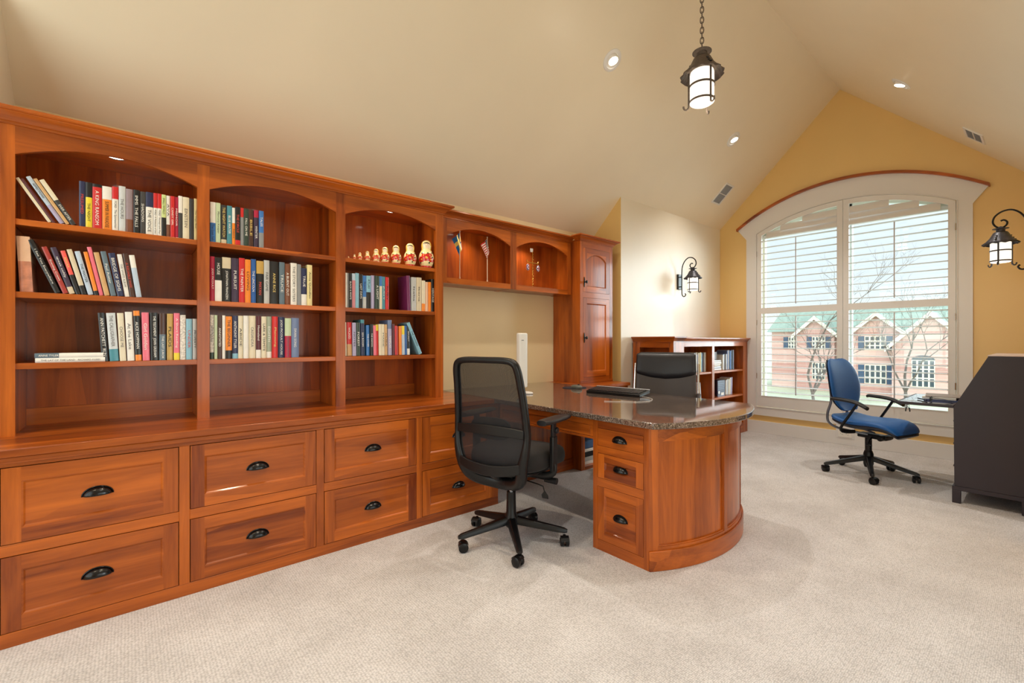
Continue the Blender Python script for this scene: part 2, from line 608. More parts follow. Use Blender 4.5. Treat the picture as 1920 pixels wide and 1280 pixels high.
# rear window, added for fill light behind the camera: frame, muntins, glass
GLASS = bpy.data.materials.new('window_glass')
GLASS.use_nodes = True
_n = GLASS.node_tree
_n.nodes.clear()
_t = _n.nodes.new('ShaderNodeBsdfTransparent'); _t.inputs[0].default_value = (0.93, 0.97, 0.95, 1)
_g = _n.nodes.new('ShaderNodeBsdfGlossy'); _g.inputs['Roughness'].default_value = 0.02
_m = _n.nodes.new('ShaderNodeMixShader'); _m.inputs[0].default_value = 0.05
_o = _n.nodes.new('ShaderNodeOutputMaterial')
_n.links.new(_t.outputs[0], _m.inputs[1]); _n.links.new(_g.outputs[0], _m.inputs[2]); _n.links.new(_m.outputs[0], _o.inputs[0])
right_wall()
g = MB(GLASS); g.box(-0.12, 2.62, YR2 - 0.06, YR2 - 0.056, 0.49, 1.71); g.build('pane', bpy.data.objects['fill_window_right'])
m = MB(WHITE)
for y in (0.32, 1.545, 2.77): m.box(XB - 0.08, XB - 0.03, y, y + 0.05, 0.5, 2.72)
for z in (0.5, 1.55, 2.6): m.box(XB - 0.079, XB - 0.031, 0.32, 2.82, z, z + 0.05)
wn = struct('fill_window_rear', m)
g = MB(GLASS); g.box(XB - 0.058, XB - 0.054, 0.36, 2.78, 0.54, 2.66); g.build('pane', wn)

# baseboards
def board(name, pts, y_in=None):
    m = MB(WHITE)
    (x0, x1, y0, y1) = pts
    m.box(x0, x1, y0, y1, 0, 0.157)
    return struct(name, m, bevel=0.003)
board('baseboard_gable', (XG - 0.018, XG, YR + 0.018, YL - 0.018))
board('baseboard_left', (XR1 + 0.0, XG, YL - 0.018, YL))
board('baseboard_left_rear', (XB, XR0, YL - 0.018, YL))
board('baseboard_right_front', (XR1 + 0.0, XG, YR, YR + 0.018))
board('baseboard_right', (XB, XR1, YR2, YR2 + 0.018))

# ---------------------------------------------------------------- gable window
XC = XG - 0.022
CY0, CY1 = 0.475, 2.615
m = MB(WHITE)
m.box(XC, XG, CY0, OY0, 0.232, 2.56)
m.box(XC, XG, OY1, CY1, 0.232, 2.56)
m.box(XC, XG, OY0, OY1, 0.232, OZ0)
tip0, tip1 = 0.372, 2.722
cap = arc_fn((tip0 + tip1) / 2, (tip1 - tip0) / 2, 2.70, 3.075)
n = 40
yy = [tip0 + (tip1 - tip0) * i / n for i in range(n + 1)]
def low(y):
    if y < CY0: return 2.56 + (CY0 - y) / (CY0 - tip0) * 0.14
    if y > CY1: return 2.56 + (y - CY1) / (tip1 - CY1) * 0.14
    if y <= OY0 or y >= OY1: return 2.56
    return oarch(y)
yy = sorted(set(yy + [CY0, CY1, OY0, OY1, OY0 + 1e-4, OY1 - 1e-4]))
for a, b in zip(yy, yy[1:]):
    la, lb = low(a), low(b)
    if a <= OY0 < b and b - a < 2e-4: la, lb = low(b), low(b)
    if a < OY1 <= b and b - a < 2e-4: la, lb = low(a), low(a)
    m.prism([(a, la), (b, lb), (b, max(cap(b), lb + 1e-3)), (a, max(cap(a), la + 1e-3))], XC, XG, 'x')
casing = struct('trim_1', m, smooth=20)
# inner bead line of the casing
m = MB(WHITE)
pts = [(XC - 0.004, OY0 - 0.004, OZ0), (XC - 0.004, OY0 - 0.004, OSP)] + [(XC - 0.004, OY0 + (OY1 - OY0) * i / 24, oarch(OY0 + (OY1 - OY0) * i / 24) + 0.004) for i in range(1, 24)] + [(XC - 0.004, OY1 + 0.004, OSP), (XC - 0.004, OY1 + 0.004, OZ0)]
m.tube(pts, 0.006, 6)
m.tube([(XC - 0.004, OY0, OZ0 - 0.004), (XC - 0.004, OY1, OZ0 - 0.004)], 0.006, 6)
struct('trim_2', m)
# curved wooden cap over the casing
m = MB(WY)
yy = [tip0 - 0.012 + (tip1 - tip0 + 0.024) * i / 48 for i in range(49)]
rings = []
for y in yy:
    z = cap(min(max(y, tip0), tip1)) - (0.006 if (y < tip0 or y > tip1) else 0)
    rings.append([(XC - 0.035, y, z), (XG, y, z), (XG, y, z + 0.03), (XC - 0.035, y, z + 0.03)])
m.rings(rings)
struct('trim_3', m, smooth=30)

# outer sash: frame, mullion, meeting rails, panes
XS = XG + 0.10
SASH = mat('sash_white', rgb(225, 232, 228), 0.4)
m = MB(SASH)
m.box(XS, XS + 0.05, OY0, OY0 + 0.06, OZ0, OSP + 0.05)
m.box(XS, XS + 0.05, OY1 - 0.06, OY1, OZ0, OSP + 0.05)
m.box(XS, XS + 0.05, OC - 0.06, OC + 0.06, OZ0, OAP - 0.02)
m.box(XS + 0.001, XS + 0.049, OY0, OY1, OZ0, OZ0 + 0.06)
m.box(XS + 0.001, XS + 0.049, OY0, OY1, 1.57, 1.62)
for i in range(24):
    a = OY0 + (OY1 - OY0) * i / 24; b = OY0 + (OY1 - OY0) * (i + 1) / 24
    m.prism([(a, oarch(a) - 0.07), (b, oarch(b) - 0.07), (b, oarch(b)), (a, oarch(a))], XS, XS + 0.05, 'x')
win = struct('window_1', m)
g = MB(GLASS)
g.prism([(OY0 + 0.03, OZ0 + 0.03), (OY1 - 0.03, OZ0 + 0.03)] + [(OY1 - 0.03 - (OY1 - OY0 - 0.06) * i / 20, oarch(OY1 - 0.03 - (OY1 - OY0 - 0.06) * i / 20) - 0.04) for i in range(21)], XS + 0.024, XS + 0.028, 'x')
g.build('pane', win)
# pale shade roller in the head of the opening
m = MB(WHITE)
m.box(XS - 0.045, XS - 0.005, OY0 + 0.02, OY1 - 0.02, 2.555, 2.60)
m.build('blind_cassette', win)

# plantation shutters
XH = XG - 0.012
def shutter(y0, y1, label):
    t = thing('window_shutter', label, 'shutter', (XH, (y0 + y1) / 2, OZ0), group='white shutters in the arched window')
    d0, d1 = XH - 0.014, XH + 0.014
    st = 0.056
    f = MB(WHITE)
    def top(y): return oarch(y) - 0.006
    sa, sb = (y0, y0 + st), (y1 - st, y1)
    for a, b in (sa, sb):
        f.prism([(a, OZ0 + 0.006), (b, OZ0 + 0.006), (b, top(b)), (a, top(a))], d0, d1, 'x')
    f.box(d0, d1, y0 + st, y1 - st, OZ0 + 0.006, 0.492)
    f.box(d0, d1, y0 + st, y1 - st, 1.562, 1.638)
    n = 16
    for i in range(n):
        a = y0 + st + (y1 - y0 - 2 * st) * i / n; b = y0 + st + (y1 - y0 - 2 * st) * (i + 1) / n
        f.prism([(a, top(a) - 0.055), (b, top(b) - 0.055), (b, top(b)), (a, top(a))], d0, d1, 'x')
    f.build('shutter_frame', t)
    lv = MB(WHITE)
    P = 0.0812
    def slat(z, tilt, ya, yb):
        c, s = math.cos(tilt), math.sin(tilt)
        prof = [(-0.044, 0), (-0.03, 0.0045), (0, 0.006), (0.03, 0.0045), (0.044, 0), (0.03, -0.0045), (0, -0.006), (-0.03, -0.0045)]
        lv.prism([(XH + p * c - q * s, z + p * s + q * c) for p, q in prof], ya, yb, 'y')
    ya, yb = y0 + st + 0.002, y1 - st - 0.002
    z = 0.492 + 0.055
    while z < 1.55:
        slat(z, R(1), ya, yb); z += P
    z = 1.638 + 0.055
    while z < 2.56:
        slat(z, R(3), ya, yb); z += P
    while z < 2.82:
        # slats in the arched head stand nearly closed
        span = [y for y in [ya + (yb - ya) * i / 60 for i in range(61)] if top(y) - 0.06 > z + 0.02]
        if len(span) > 6: slat(z, R(72), span[0], span[-1])
        z += 0.066
    lv.build('louvers', t, smooth=60)
    for za, zb in ((0.535, 1.515), (1.67, 2.49)):
        r = MB(mat('tilt_rod_grey', rgb(186, 184, 186), 0.4))
        yc = (y0 + y1) / 2
        r.box(XH - 0.062, XH - 0.05, yc - 0.006, yc + 0.006, za, zb)
        r.build('tilt_rod', t, bevel=0.003)
    ys = y1 - 0.001 if y0 > OC - 0.1 else y0 + 0.001
    for zz in (0.75, 1.45, 2.35):
        h = MB(CHROME); h.cyl((XH - 0.018, ys, zz - 0.035), (XH - 0.018, ys, zz + 0.035), 0.005, seg=8); h.build('hinge', t)
    return t
shutter(OC + 0.002, OY1 - 0.006, 'white louvered shutter on the left half of the arched window')
shutter(OY0 + 0.006, OC - 0.002, 'white louvered shutter on the right half of the arched window, behind blue chair')

# socket on the baseboard
t = thing('power_outlet', 'white power outlet plate on the baseboard under the window', 'outlet', (XG - 0.02, 1.52, 0.13))
m = MB(WHITE); m.box(XG - 0.021, XG, 1.43, 1.605, 0.075, 0.231); m.build('mounting_block', t, bevel=0.002)
m = MB(mat('outlet_plate', rgb(236, 233, 226), 0.3)); m.box(XG - 0.029, XG - 0.0215, 1.452, 1.583, 0.092, 0.172); m.build('cover_plate', t, bevel=0.003)
for yc in (1.49, 1.545):
    m = MB(GAP)
    for dz in (-0.01, 0.01): m.box(XG - 0.0305, XG - 0.0285, yc - 0.008, yc + 0.001, 0.132 + dz - 0.0015, 0.132 + dz + 0.0015)
    m.cyl((XG - 0.0305, yc + 0.012, 0.132), (XG - 0.0285, yc + 0.012, 0.132), 0.003, seg=8)
    m.build('socket', t)

# ================================================================ CEILING FIXTURES
NL = Vector((0, -0.982, -1)).normalized()     # into the room, left slope
NR = Vector((0, 0.96, -1)).normalized()
GLOW = mat('lamp_glow', (1, 1, 1, 1), 0.5, emit=(1.0, 0.93, 0.82, 1), estr=9)
REFL = mat('reflector_white', rgb(235, 230, 222), 0.25)
def can(x, y, side, label, power=CAN_POWER, warm=(1.0, 0.93, 0.83)):
    nrm = NL if side == 'L' else NR
    z = zl(y)
    t = thing('recessed_light', label, 'ceiling light', (x, y, z), group='recessed ceiling spotlights')
    q = nrm.to_track_quat('Z', 'Y').to_matrix()
    c = Vector((x, y, z))
    P = lambda r, a, h: c + q @ Vector((r * math.cos(a), r * math.sin(a), h))
    m = MB(WHITEM)
    prof = [(0.056, 0.0005), (0.060, 0.009), (0.070, 0.011), (0.083, 0.005), (0.085, 0.0005)]
    m.rings([[P(r, 2 * PI * i / 32, h) for i in range(32)] for r, h in prof], cap=False)
    m.build('trim_ring', t)
    # shallow baffle that turns the bulb towards straight down
    m = MB(REFL)
    down = Vector((0, 0, -1))
    rr = []
    for k in range(5):
        f = k / 4
        cc = c + nrm * (0.001 + 0.016 * f)
        r = 0.056 * (1 - f) + 0.040 * f
        nn = (nrm * (1 - f) + (nrm * 0.55 + down * 0.45) * f).normalized()
        qq = nn.to_track_quat('Z', 'Y').to_matrix()
        rr.append([cc + qq @ Vector((r * math.cos(2 * PI * i / 28), r * math.sin(2 * PI * i / 28), 0)) for i in range(28)])
    m.rings(rr, cap=False)
    m.build('gimbal_cup', t)
    m = MB(GLOW)
    cc = c + nrm * 0.0165
    m.face([cc + qq @ Vector((0.038 * math.cos(2 * PI * i / 24), 0.038 * math.sin(2 * PI * i / 24), 0)) for i in range(24)])
    m.build('bulb', t)
    lo = c + nrm * 0.05 + Vector((0, 0, -0.03))
    add_light('SPOT', lo, power, warm, size=0.04, rot=(0, 0, 0), spot=R(112), blend=1.0, parent=t)
    return t
can(2.975, 2.268, 'L', 'white recessed spotlight in the left slope, left of the hanging lantern')
can(5.164, 2.272, 'L', 'white recessed spotlight in the left slope nearest the window')
can(5.092, 0.817, 'R', 'white recessed spotlight in the right slope by the window')
can(0.786, 2.268, 'L', 'white recessed spotlight in the left slope above the tall bookcase', warm=(1.0, 0.82, 0.58))
can(0.786, 0.817, 'R', 'white recessed spotlight in the right slope above the entry side')
can(2.975, 0.817, 'R', 'white recessed spotlight in the right slope opposite the desk')
can(-1.0, 1.9, 'L', 'white recessed spotlight in the left slope by the rear wall', warm=(1.0, 0.82, 0.58))

def vent(x, y, side, label, lx=0.26, ly=0.17):
    nrm = NL if side == 'L' else NR
    c = Vector((x, y, zl(y)))
    X = Vector((1, 0, 0)); Yv = nrm.cross(X).normalized()
    t = thing('ceiling_vent', label, 'vent', tuple(c), group='air vents in the ceiling slopes')
    M = Matrix((X, Yv, nrm)).transposed().to_4x4(); M.translation = c
    m = MB(WHITEM)
    a, b = lx / 2, ly / 2
    m.box(-a - 0.02, a + 0.02, -b - 0.02, -b, 0, 0.008, M=M); m.box(-a - 0.02, a + 0.02, b, b + 0.02, 0, 0.008, M=M)
    m.box(-a - 0.02, -a, -b, b, 0, 0.008, M=M); m.box(a, a + 0.02, -b, b, 0, 0.008, M=M); m.box(-a, a, -0.004, 0.004, 0, 0.008, M=M)
    m.build('frame', t)
    m = MB(mat('vent_grey', rgb(150, 154, 160), 0.5)); m.box(-a, a, -b, b, 0.0005, 0.0015, M=M)
    for i in range(13):
        yy = -b + (i + 0.5) * ly / 13
        m.box(-a, a, yy - 0.003, yy + 0.001, 0.001, 0.006, M=M)
    m.build('grille', t)
vent(5.76, 2.669, 'L', 'white air vent in the left ceiling slope near the gable', 0.17, 0.24)
vent(5.80, 0.425, 'R', 'white air vent in the right ceiling slope near the gable', 0.24, 0.13)

# ---------------------------------------------------------------- lanterns
LGLASS = mat('lit_frosted_glass', rgb(250, 244, 232), 0.35, emit=(1.0, 0.93, 0.82, 1), estr=1.1, noise=0.06, nscale=40)
def lantern_parts(t, C, s, rot=0.0, IRON=IRON):
    """C: centre of the body top; s: scale (1 = body radius 0.0625)"""
    C = Vector(C)
    def at(r, a, z): return C + Vector((r * s * math.cos(a + rot), r * s * math.sin(a + rot), z * s))
    # roof with scalloped rim
    m = MB(IRON)
    seg = 60
    prof = [(0.036, 0.105), (0.042, 0.098), (0.060, 0.062), (0.082, 0.034), (0.104, 0.010)]
    rr = []
    for j, (r, z) in enumerate(prof):
        ring = []
        for i in range(seg):
            a = 2 * PI * i / seg
            k = (0.004 * math.sin(a * 14)) if j == len(prof) - 1 else 0
            ring.append(at(r + k, a, z + k * 0.8))
        rr.append(ring)
    m.rings(rr, cap=False)
    m.build('roof', t, solid=0.0025 * s)
    m = MB(BLK)
    for k in range(3):
        for j in range(3):
            a = k * 2 * PI / 3 + 0.3 + j * 0.03
            p = [(0.056, 0.074), (0.068, 0.056), (0.080, 0.042)][j]
            q = at(p[0], a, p[1]); m.ell(q, 0.007 * s, 0.007 * s, 0.005 * s, 8, 6)
    m.build('roof_vents', t)
    # collar and crown
    m = MB(IRON)
    m.lathe([(0.001 * s, 0.104 * s), (0.026 * s, 0.104 * s), (0.026 * s, 0.128 * s), (0.047 * s, 0.131 * s), (0.047 * s, 0.134 * s), (0.02 * s, 0.138 * s), (0.008 * s, 0.15 * s), (0.001 * s, 0.152 * s)], C, 28)
    m.build('collar', t)
    m = MB(LGLASS)
    m.lathe([(0.056 * s, 0.03 * s), (0.0585 * s, 0.02 * s), (0.0585 * s, -0.128 * s), (0.05 * s, -0.134 * s), (0.001, -0.134 * s)], C, 36, cap=False)
    m.build('glass_cylinder', t)
    m = MB(IRON)
    for z in (-0.042, -0.122):
        m.rings([[at(r, 2 * PI * i / 36, z + dz) for i in range(36)] for r, dz in ((0.0598, -0.005), (0.0625, -0.005), (0.0625, 0.005), (0.0598, 0.005), (0.0598, -0.005))], cap=False)
    m.build('band', t)
    for k in range(3):
        a = k * 2 * PI / 3 + 0.5
        m = MB(IRON)
        pts = [at(0.0645, a, 0.03), at(0.0645, a, -0.13), at(0.067, a, -0.15), at(0.078, a, -0.158), at(0.088, a, -0.15), at(0.090, a, -0.138)]
        m.tube(smooth_path(pts, 4), 0.0052 * s, 6, flat=0.6)
        m.build('strap', t)

def sconce(y, outy, label, x=5.24):
    z0 = 1.94
    t = thing('wall_lantern', label, 'wall lamp', (x, y, z0), group='wrought iron wall lanterns')
    def p(o, z): return (x, y + outy * o, z0 + z)
    m = MB(BLK)
    a, b = sorted((y, y + outy * 0.022))
    m.box(x - 0.04, x + 0.04, a, b, z0 - 0.095, z0 + 0.095)
    m.build('backplate', t, bevel=0.004)
    for z in (-0.06, 0.06):
        m = MB(BLK); m.cyl(p(0.022, z), p(0.047, z), 0.006, seg=8); m.build('standoff', t)
    m = MB(BLK)
    pts = [p(*q) for q in [(.088, -.148), (.098, -.162), (.088, -.180), (.068, -.184), (.052, -.165), (.047, -.13), (.047, 0), (.047, .12), (.055, .19), (.085, .25), (.13, .285), (.18, .282), (.22, .25), (.232, .205), (.215, .168), (.185, .155), (.16, .17), (.155, .195), (.172, .213), (.19, .208)]]
    m.tube(smooth_path(pts, 5), 0.0065, 8)
    m.build('scroll_arm', t)
    lantern_parts(t, p(.19, .015), 1.0, rot=0.4, IRON=IRON2)
    add_light('POINT', Vector(p(.19, -.2)), 0.7, (1.0, 0.85, 0.65), size=0.05, parent=t)
sconce(YL, -1, 'black iron wall lantern with scroll arm on the left knee wall')
sconce(YR, 1, 'black iron wall lantern with scroll arm right of the arched window')

# hanging lantern
LX, LY = 3.08, RY
t = thing('hanging_lantern', 'bronze lantern hanging on a chain from the ridge', 'pendant light', (LX, LY, RZ))
S = 1.36
ZB = 3.055
lantern_parts(t, (LX, LY, ZB), S, rot=1.7)
add_light('POINT', (LX, LY, ZB - 0.28), 4, (1.0, 0.85, 0.66), size=0.07, parent=t)
m = MB(IRON)
z = ZB + 0.152 * S + 0.02
k = 0
while z < RZ - 0.03:
    ang = 0.4 + (k % 2) * PI / 2
    pts = []
    for i in range(14):
        a = 2 * PI * i / 14
        u, v = 0.0115 * math.cos(a), 0.024 * math.sin(a)
        v = max(-0.021, min(0.021, v * 1.15))
        pts.append((LX + u * math.cos(ang), LY + u * math.sin(ang), z + v))
    m.tube(pts, 0.0034, 6, closed=True)
    z += 0.036; k += 1
m.build('chain', t)
m = MB(IRON); m.lathe([(0.001, -0.03), (0.03, -0.028), (0.06, -0.012), (0.065, 0.03)], (LX, LY, RZ - 0.03), 28); m.build('canopy', t)
# ================================================================ CABINETRY
def panel_front(mb, a0, a1, z0, z1, depth, fw, rec, P, mh=0, mv=1, mp=0, arch=None, bev=0.010, thick=0.02):
    """framed door or drawer front.  P(a, d, z): a along the width, d in from the face.  Stiles mv, rails mh, panel mp"""
    # stiles
    def fb(u0, u1, w0, w1, m):
        q = [P(u0, 0, w0), P(u1, 0, w0), P(u1, 0, w1), P(u0, 0, w1)]
        mb.face(q, m)
    fb(a0, a0 + fw, z0, z1, mv); fb(a1 - fw, a1, z0, z1, mv)
    i0, i1, j0, j1 = a0 + fw, a1 - fw, z0 + fw, z1 - fw
    fb(i0, i1, z0, j0, mh)
    n = 14 if arch else 1
    us = [i0 + (i1 - i0) * k / n for k in range(n + 1)]
    if arch:
        af = arc_fn((i0 + i1) / 2, (i1 - i0) / 2, j1 - arch, j1)
    else:
        af = lambda u: j1
    for u, v in zip(us, us[1:]):
        mb.face([P(u, 0, af(u)), P(v, 0, af(v)), P(v, 0, z1), P(u, 0, z1)], mh)
    ring_o = [(i0, j0), (i1, j0)] + [(u, af(u)) for u in us[::-1]]
    cu, cz = (i0 + i1) / 2, (j0 + j1) / 2
    sx = 1 - 2 * bev / (i1 - i0); sz = 1 - 2 * bev / (j1 - j0)
    ring_i = [(cu + (u - cu) * sx, cz + (z - cz) * sz) for u, z in ring_o]
    k = len(ring_o)
    mid = [((a[0] + b[0]) / 2, (a[1] + b[1]) / 2) for a, b in zip(ring_o, ring_i)]
    for (A, da), (B, db) in (((ring_o, 0), (mid, rec * 0.35)), ((mid, rec * 0.35), (ring_i, rec))):
        for i in range(k):
            mb.face([P(A[i][0], da, A[i][1]), P(A[(i + 1) % k][0], da, A[(i + 1) % k][1]), P(B[(i + 1) % k][0], db, B[(i + 1) % k][1]), P(B[i][0], db, B[i][1])], mp)
    mb.face([P(u, rec, z) for u, z in ring_i], mp)
    # edges
    E = [(a0, z0), (a1, z0), (a1, z1), (a0, z1)]
    for i in range(4):
        (u0, w0), (u1, w1) = E[i], E[(i + 1) % 4]
        mb.face([P(u0, 0, w0), P(u1, 0, w1), P(u1, thick, w1), P(u0, thick, w0)], mh)
    mb.face([P(u, thick, w) for u, w in E], mh)

def cup_pull(parent, c, along, out, wd=0.046, h=0.032, d=0.026):
    """half-moon cup pull; c: middle of the lower lip on the face"""
    m = MB(BLK)
    c = Vector(c); A = Vector(along); O = Vector(out); Z = Vector((0, 0, 1))
    nu, nv = 18, 8
    rows = []
    for j in range(nv + 1):
        v = PI / 2 * j / nv
        rows.append([c + A * (-wd * math.cos(PI * i / nu)) + Z * (h * math.sin(PI * i / nu) * math.cos(v)) + O * (0.001 + d * math.sin(PI * i / nu) * math.sin(v)) for i in range(nu + 1)])
    m.rings(rows, cap=False, closed=False)
    # flat rim against the wood
    rim = [c + A * (-(wd + 0.004) * math.cos(PI * i / nu)) + Z * ((h + 0.004) * math.sin(PI * i / nu)) + O * 0.0012 for i in range(nu + 1)]
    m.tube(rim, 0.0022, 6)
    return m.build('cup_handle', parent, smooth=60, solid=0.002)

def drawer(parent, x0, x1, z0, z1, y, fw=0.055, pull=True, name='drawer', pz=None):
    g = 0.003
    mb = MB([WX, WZ])
    panel_front(mb, x0 + g, x1 - g, z0 + g, z1 - g, 0, fw, 0.009, lambda a, d, z: (a, y + d, z))
    o = mb.build(name, parent, smooth=0)
    o['org'] = parent['org']
    if pull: cup_pull(o, ((x0 + x1) / 2, y + 0.009, pz if pz else (z0 + z1) / 2 - 0.012), (1, 0, 0), (0, -1, 0))
    return o

def crown(name, parent, path, z0, h, proj, material=None, scale=1):
    """moulding swept along an open path in plan with mitred corners; the path runs with the room on its right-hand side"""
    prof = [(0, 0), (0.10, 0.0), (0.10, 0.16), (0.2, 0.2), (0.26, 0.3), (0.38, 0.44), (0.58, 0.58), (0.74, 0.66), (0.76, 0.72), (0.92, 0.74), (1.0, 0.80), (1.0, 0.96), (0.97, 1.0), (0, 1.0)]
    P = [Vector((p[0], p[1])) for p in path]
    n = len(P)
    rings = []
    for i, p in enumerate(P):
        def nrm(a, b):
            d = (b - a).normalized(); return Vector((d.y, -d.x))
        if i == 0: nn = nrm(P[0], P[1]); k = 1
        elif i == n - 1: nn = nrm(P[-2], P[-1]); k = 1
        else:
            a, b = nrm(P[i - 1], p), nrm(p, P[i + 1])
            nn = (a + b).normalized(); k = 1 / max(nn.dot(a), 0.2)
        rings.append([(p.x + nn.x * k * o * proj, p.y + nn.y * k * o * proj, z0 + z * h) for o, z in prof])
    m = MB(material or WX)
    m.rings(rings)
    return m.build(name, parent, smooth=25)

def arched_face(m, x0, x1, y0, y1, zs, za, ztop, mi=0):
    f = arc_fn((x0 + x1) / 2, (x1 - x0) / 2, zs, za)
    n = 24
    for i in range(n):
        a = x0 + (x1 - x0) * i / n; b = x0 + (x1 - x0) * (i + 1) / n
        m.prism([(a, f(a)), (b, f(b)), (b, ztop), (a, ztop)], y0, y1, 'y', mi)

def puck(parent, x, y, z, power=PUCK_POWER):
    m = MB(CHROME)
    m.lathe([(0.030, 0.0), (0.036, -0.001), (0.037, -0.006), (0.028, -0.007), (0.027, -0.003)], (x, y, z), 28, cap=False)
    o = m.build('puck_light', parent, label='round chrome rimmed light under the cabinet top')
    o['org'] = parent['org']
    m = MB(GLOW); m.lathe([(0.027, -0.0045), (0.001, -0.0045)], (x, y, z), 24, cap=False); m.build('bulb', o)
    add_light('SPOT', (x, y, z - 0.012), power, (1.0, 0.83, 0.62), size=0.02, spot=R(140), blend=0.8, parent=parent)

YF = 2.626
ZC = 0.782
# ---- drawer base under the bookcase
bc = thing('drawer_cabinet', 'long cherry base cabinet with eight panelled drawers and black cup pulls', 'cabinet', (0.8, 2.9, 0))
cols = [(-0.385, 0.178), (0.219, 0.795), (0.836, 1.415), (1.455, 2.031)]
m = MB([WZ, WX, GAP])
m.box(-0.44, -0.385, YF, YF + 0.02, 0, 0.747)
for a, b in ((0.178, 0.219), (0.795, 0.836), (1.415, 1.455), (2.031, 2.085)):
    m.box(a, b, YF, YF + 0.02, 0.057, 0.707)
for x0, x1 in cols:
    m.box(x0, x1, YF, YF + 0.02, 0.357, 0.403, 1)
m.box(-0.385, 2.085, YF, YF + 0.02, 0, 0.057, 1)
m.box(-0.385, 2.085, YF, YF + 0.02, 0.707, 0.747, 1)
m.box(-0.44, 2.065, YF + 0.0225, 3.355, 0, 0.747, 2)
m.box(2.065, 2.085, YF + 0.0201, 3.355, 0, 0.747, 0)
m.build('carcass', bc, smooth=0, bevel=0.0012, bseg=1)
m = MB(WX)
m.box(-0.44, 2.075, 2.612, YF, 0.722, 0.748)
m.build('cove_molding', bc, bevel=0.005)
for x0, x1 in cols:
    drawer(bc, x0, x1, 0.403, 0.707, YF)
    drawer(bc, x0, x1, 0.057, 0.357, YF)

m = MB(WX); m.box(-0.44, 2.03, 2.598, 3.358, 0.749, ZC)
tag(m.build('wooden_countertop', None, bevel=0.004), 'long cherry countertop on the drawer cabinet under the bookcase', 'countertop')

# ---- bookcase with three arched bays
bk = thing('bookcase', 'tall built-in cherry bookcase with three arched bays and crown molding', 'bookcase', (0.69, 3.1, ZC))
YS = 2.94
ZT = 2.153
bays = [(-0.385, 0.278), (0.333, 1.010), (1.070, 1.740)]
m = MB([WZ, WX, BACKW])
for a, b in ((-0.43, -0.385), (0.278, 0.333), (1.010, 1.070), (1.740, 1.806)):
    m.box(a, b, YS, YS + 0.02, ZC, ZT)
for a, b in ((-0.43, -0.392), (0.286, 0.325), (1.018, 1.062), (1.748, 1.806)):
    m.box(a, b, YS + 0.0201, 3.30, ZC, ZT)
m.box(-0.43, 1.806, 3.30, 3.315, ZC, ZT, 2)
for a, b in bays:
    arched_face(m, a, b, YS, YS + 0.02, 2.027, 2.102, ZT, 1)
    m.box(a - 0.007, b + 0.008, YS + 0.0202, 3.2999, 2.128, 2.148, 1)
    m.box(a - 0.007, b + 0.008, 3.285, 3.2998, ZC, 0.865, 1)
m.build('case', bk, smooth=25)
for x0, x1 in bays:
    for zt in (1.745, 1.422, 1.103):
        m = MB(WX); m.box(x0 - 0.006, x1 + 0.007, YS + 0.007, 3.299, zt - 0.027, zt)
        m.build('shelf', bk, bevel=0.002)
crown('crown_molding', bk, [(-0.438, YS), (1.806, YS), (1.806, 3.049)], ZT, 0.064, 0.062)
m = MB(WX); m.box(-0.438, 1.804, YS, 3.32, ZT + 0.0005, ZT + 0.02); m.build('top_board', bk)
puck(bk, -0.05, 3.02, 2.128); puck(bk, 0.662, 2.995, 2.128, 2.0); puck(bk, 1.418, 3.01, 2.128)
# ---- wall mounted display cabinet
YU = 3.11
dc = thing('display_cabinet', 'wall-hung cherry display cabinet with two lit arched openings', 'cabinet', (2.6, 3.2, 1.67))
m = MB([WZ, WX, BACKW])
m.box(1.807, 1.945, YU, YU + 0.02, 1.67, 2.20); m.box(2.609, 2.682, YU, YU + 0.02, 1.67, 2.20); m.box(3.357, 3.404, YU, YU + 0.02, 1.67, 2.20)
for a, b in ((1.807, 1.937), (2.617, 2.674), (3.365, 3.404)): m.box(a, b, YU + 0.0201, 3.355, 1.67, 2.20)
m.box(1.937, 3.365, 3.33, 3.345, 1.69, 2.195, 2)
for a, b in ((1.945, 2.609), (2.682, 3.357)):
    arched_face(m, a, b, YU, YU + 0.02, 2.054, 2.142, 2.20, 1)
    m.box(a - 0.007, b + 0.007, YU + 0.0202, 3.33, 2.165, 2.19, 1)
    m.box(a, b, YU, YU + 0.02, 1.67, 1.715, 1)
    m.box(a - 0.007, b + 0.007, YU + 0.0202, 3.3545, 1.672, 1.712, 1)
m.build('case', dc, smooth=25)
crown('crown_molding', dc, [(1.807, YU), (3.404, YU)], 2.188, 0.06, 0.06)
puck(dc, 2.20, 3.20, 2.165); puck(dc, 2.93, 3.20, 2.165)

# ---- tall narrow cupboard standing on the counter
TX0, TX1, TY = 3.405, 3.919, 2.985
tc_ = thing('tall_cupboard', 'tall narrow cherry cupboard with two doors standing on the counter', 'cupboard', (3.66, 3.17, ZC))
m = MB([WZ, WX, GAP])
m.box(TX0, TX1, TY + 0.0215, 3.355, ZC, 2.20)
m.box(TX0, TX0 + 0.045, TY, TY + 0.0212, ZC, 2.20); m.box(TX1 - 0.05, TX1, TY, TY + 0.0212, ZC, 2.20)
m.box(TX0 + 0.045, TX1 - 0.05, TY, TY + 0.0212, ZC, 0.84, 1)
m.box(TX0 + 0.045, TX1 - 0.05, TY, TY + 0.0212, 1.64, 1.695, 1)
m.box(TX0 + 0.045, TX1 - 0.05, TY, TY + 0.0212, 2.14, 2.20, 1)
m.box(TX0 + 0.045, TX1 - 0.05, TY + 0.021, TY + 0.0214, 0.84, 2.14, 2)
m.build('case', tc_, smooth=0)
m = MB(WX); m.box(TX0, TX1, TY - 0.006, TY, ZC, 0.806); m.build('base_molding', tc_, bevel=0.002)
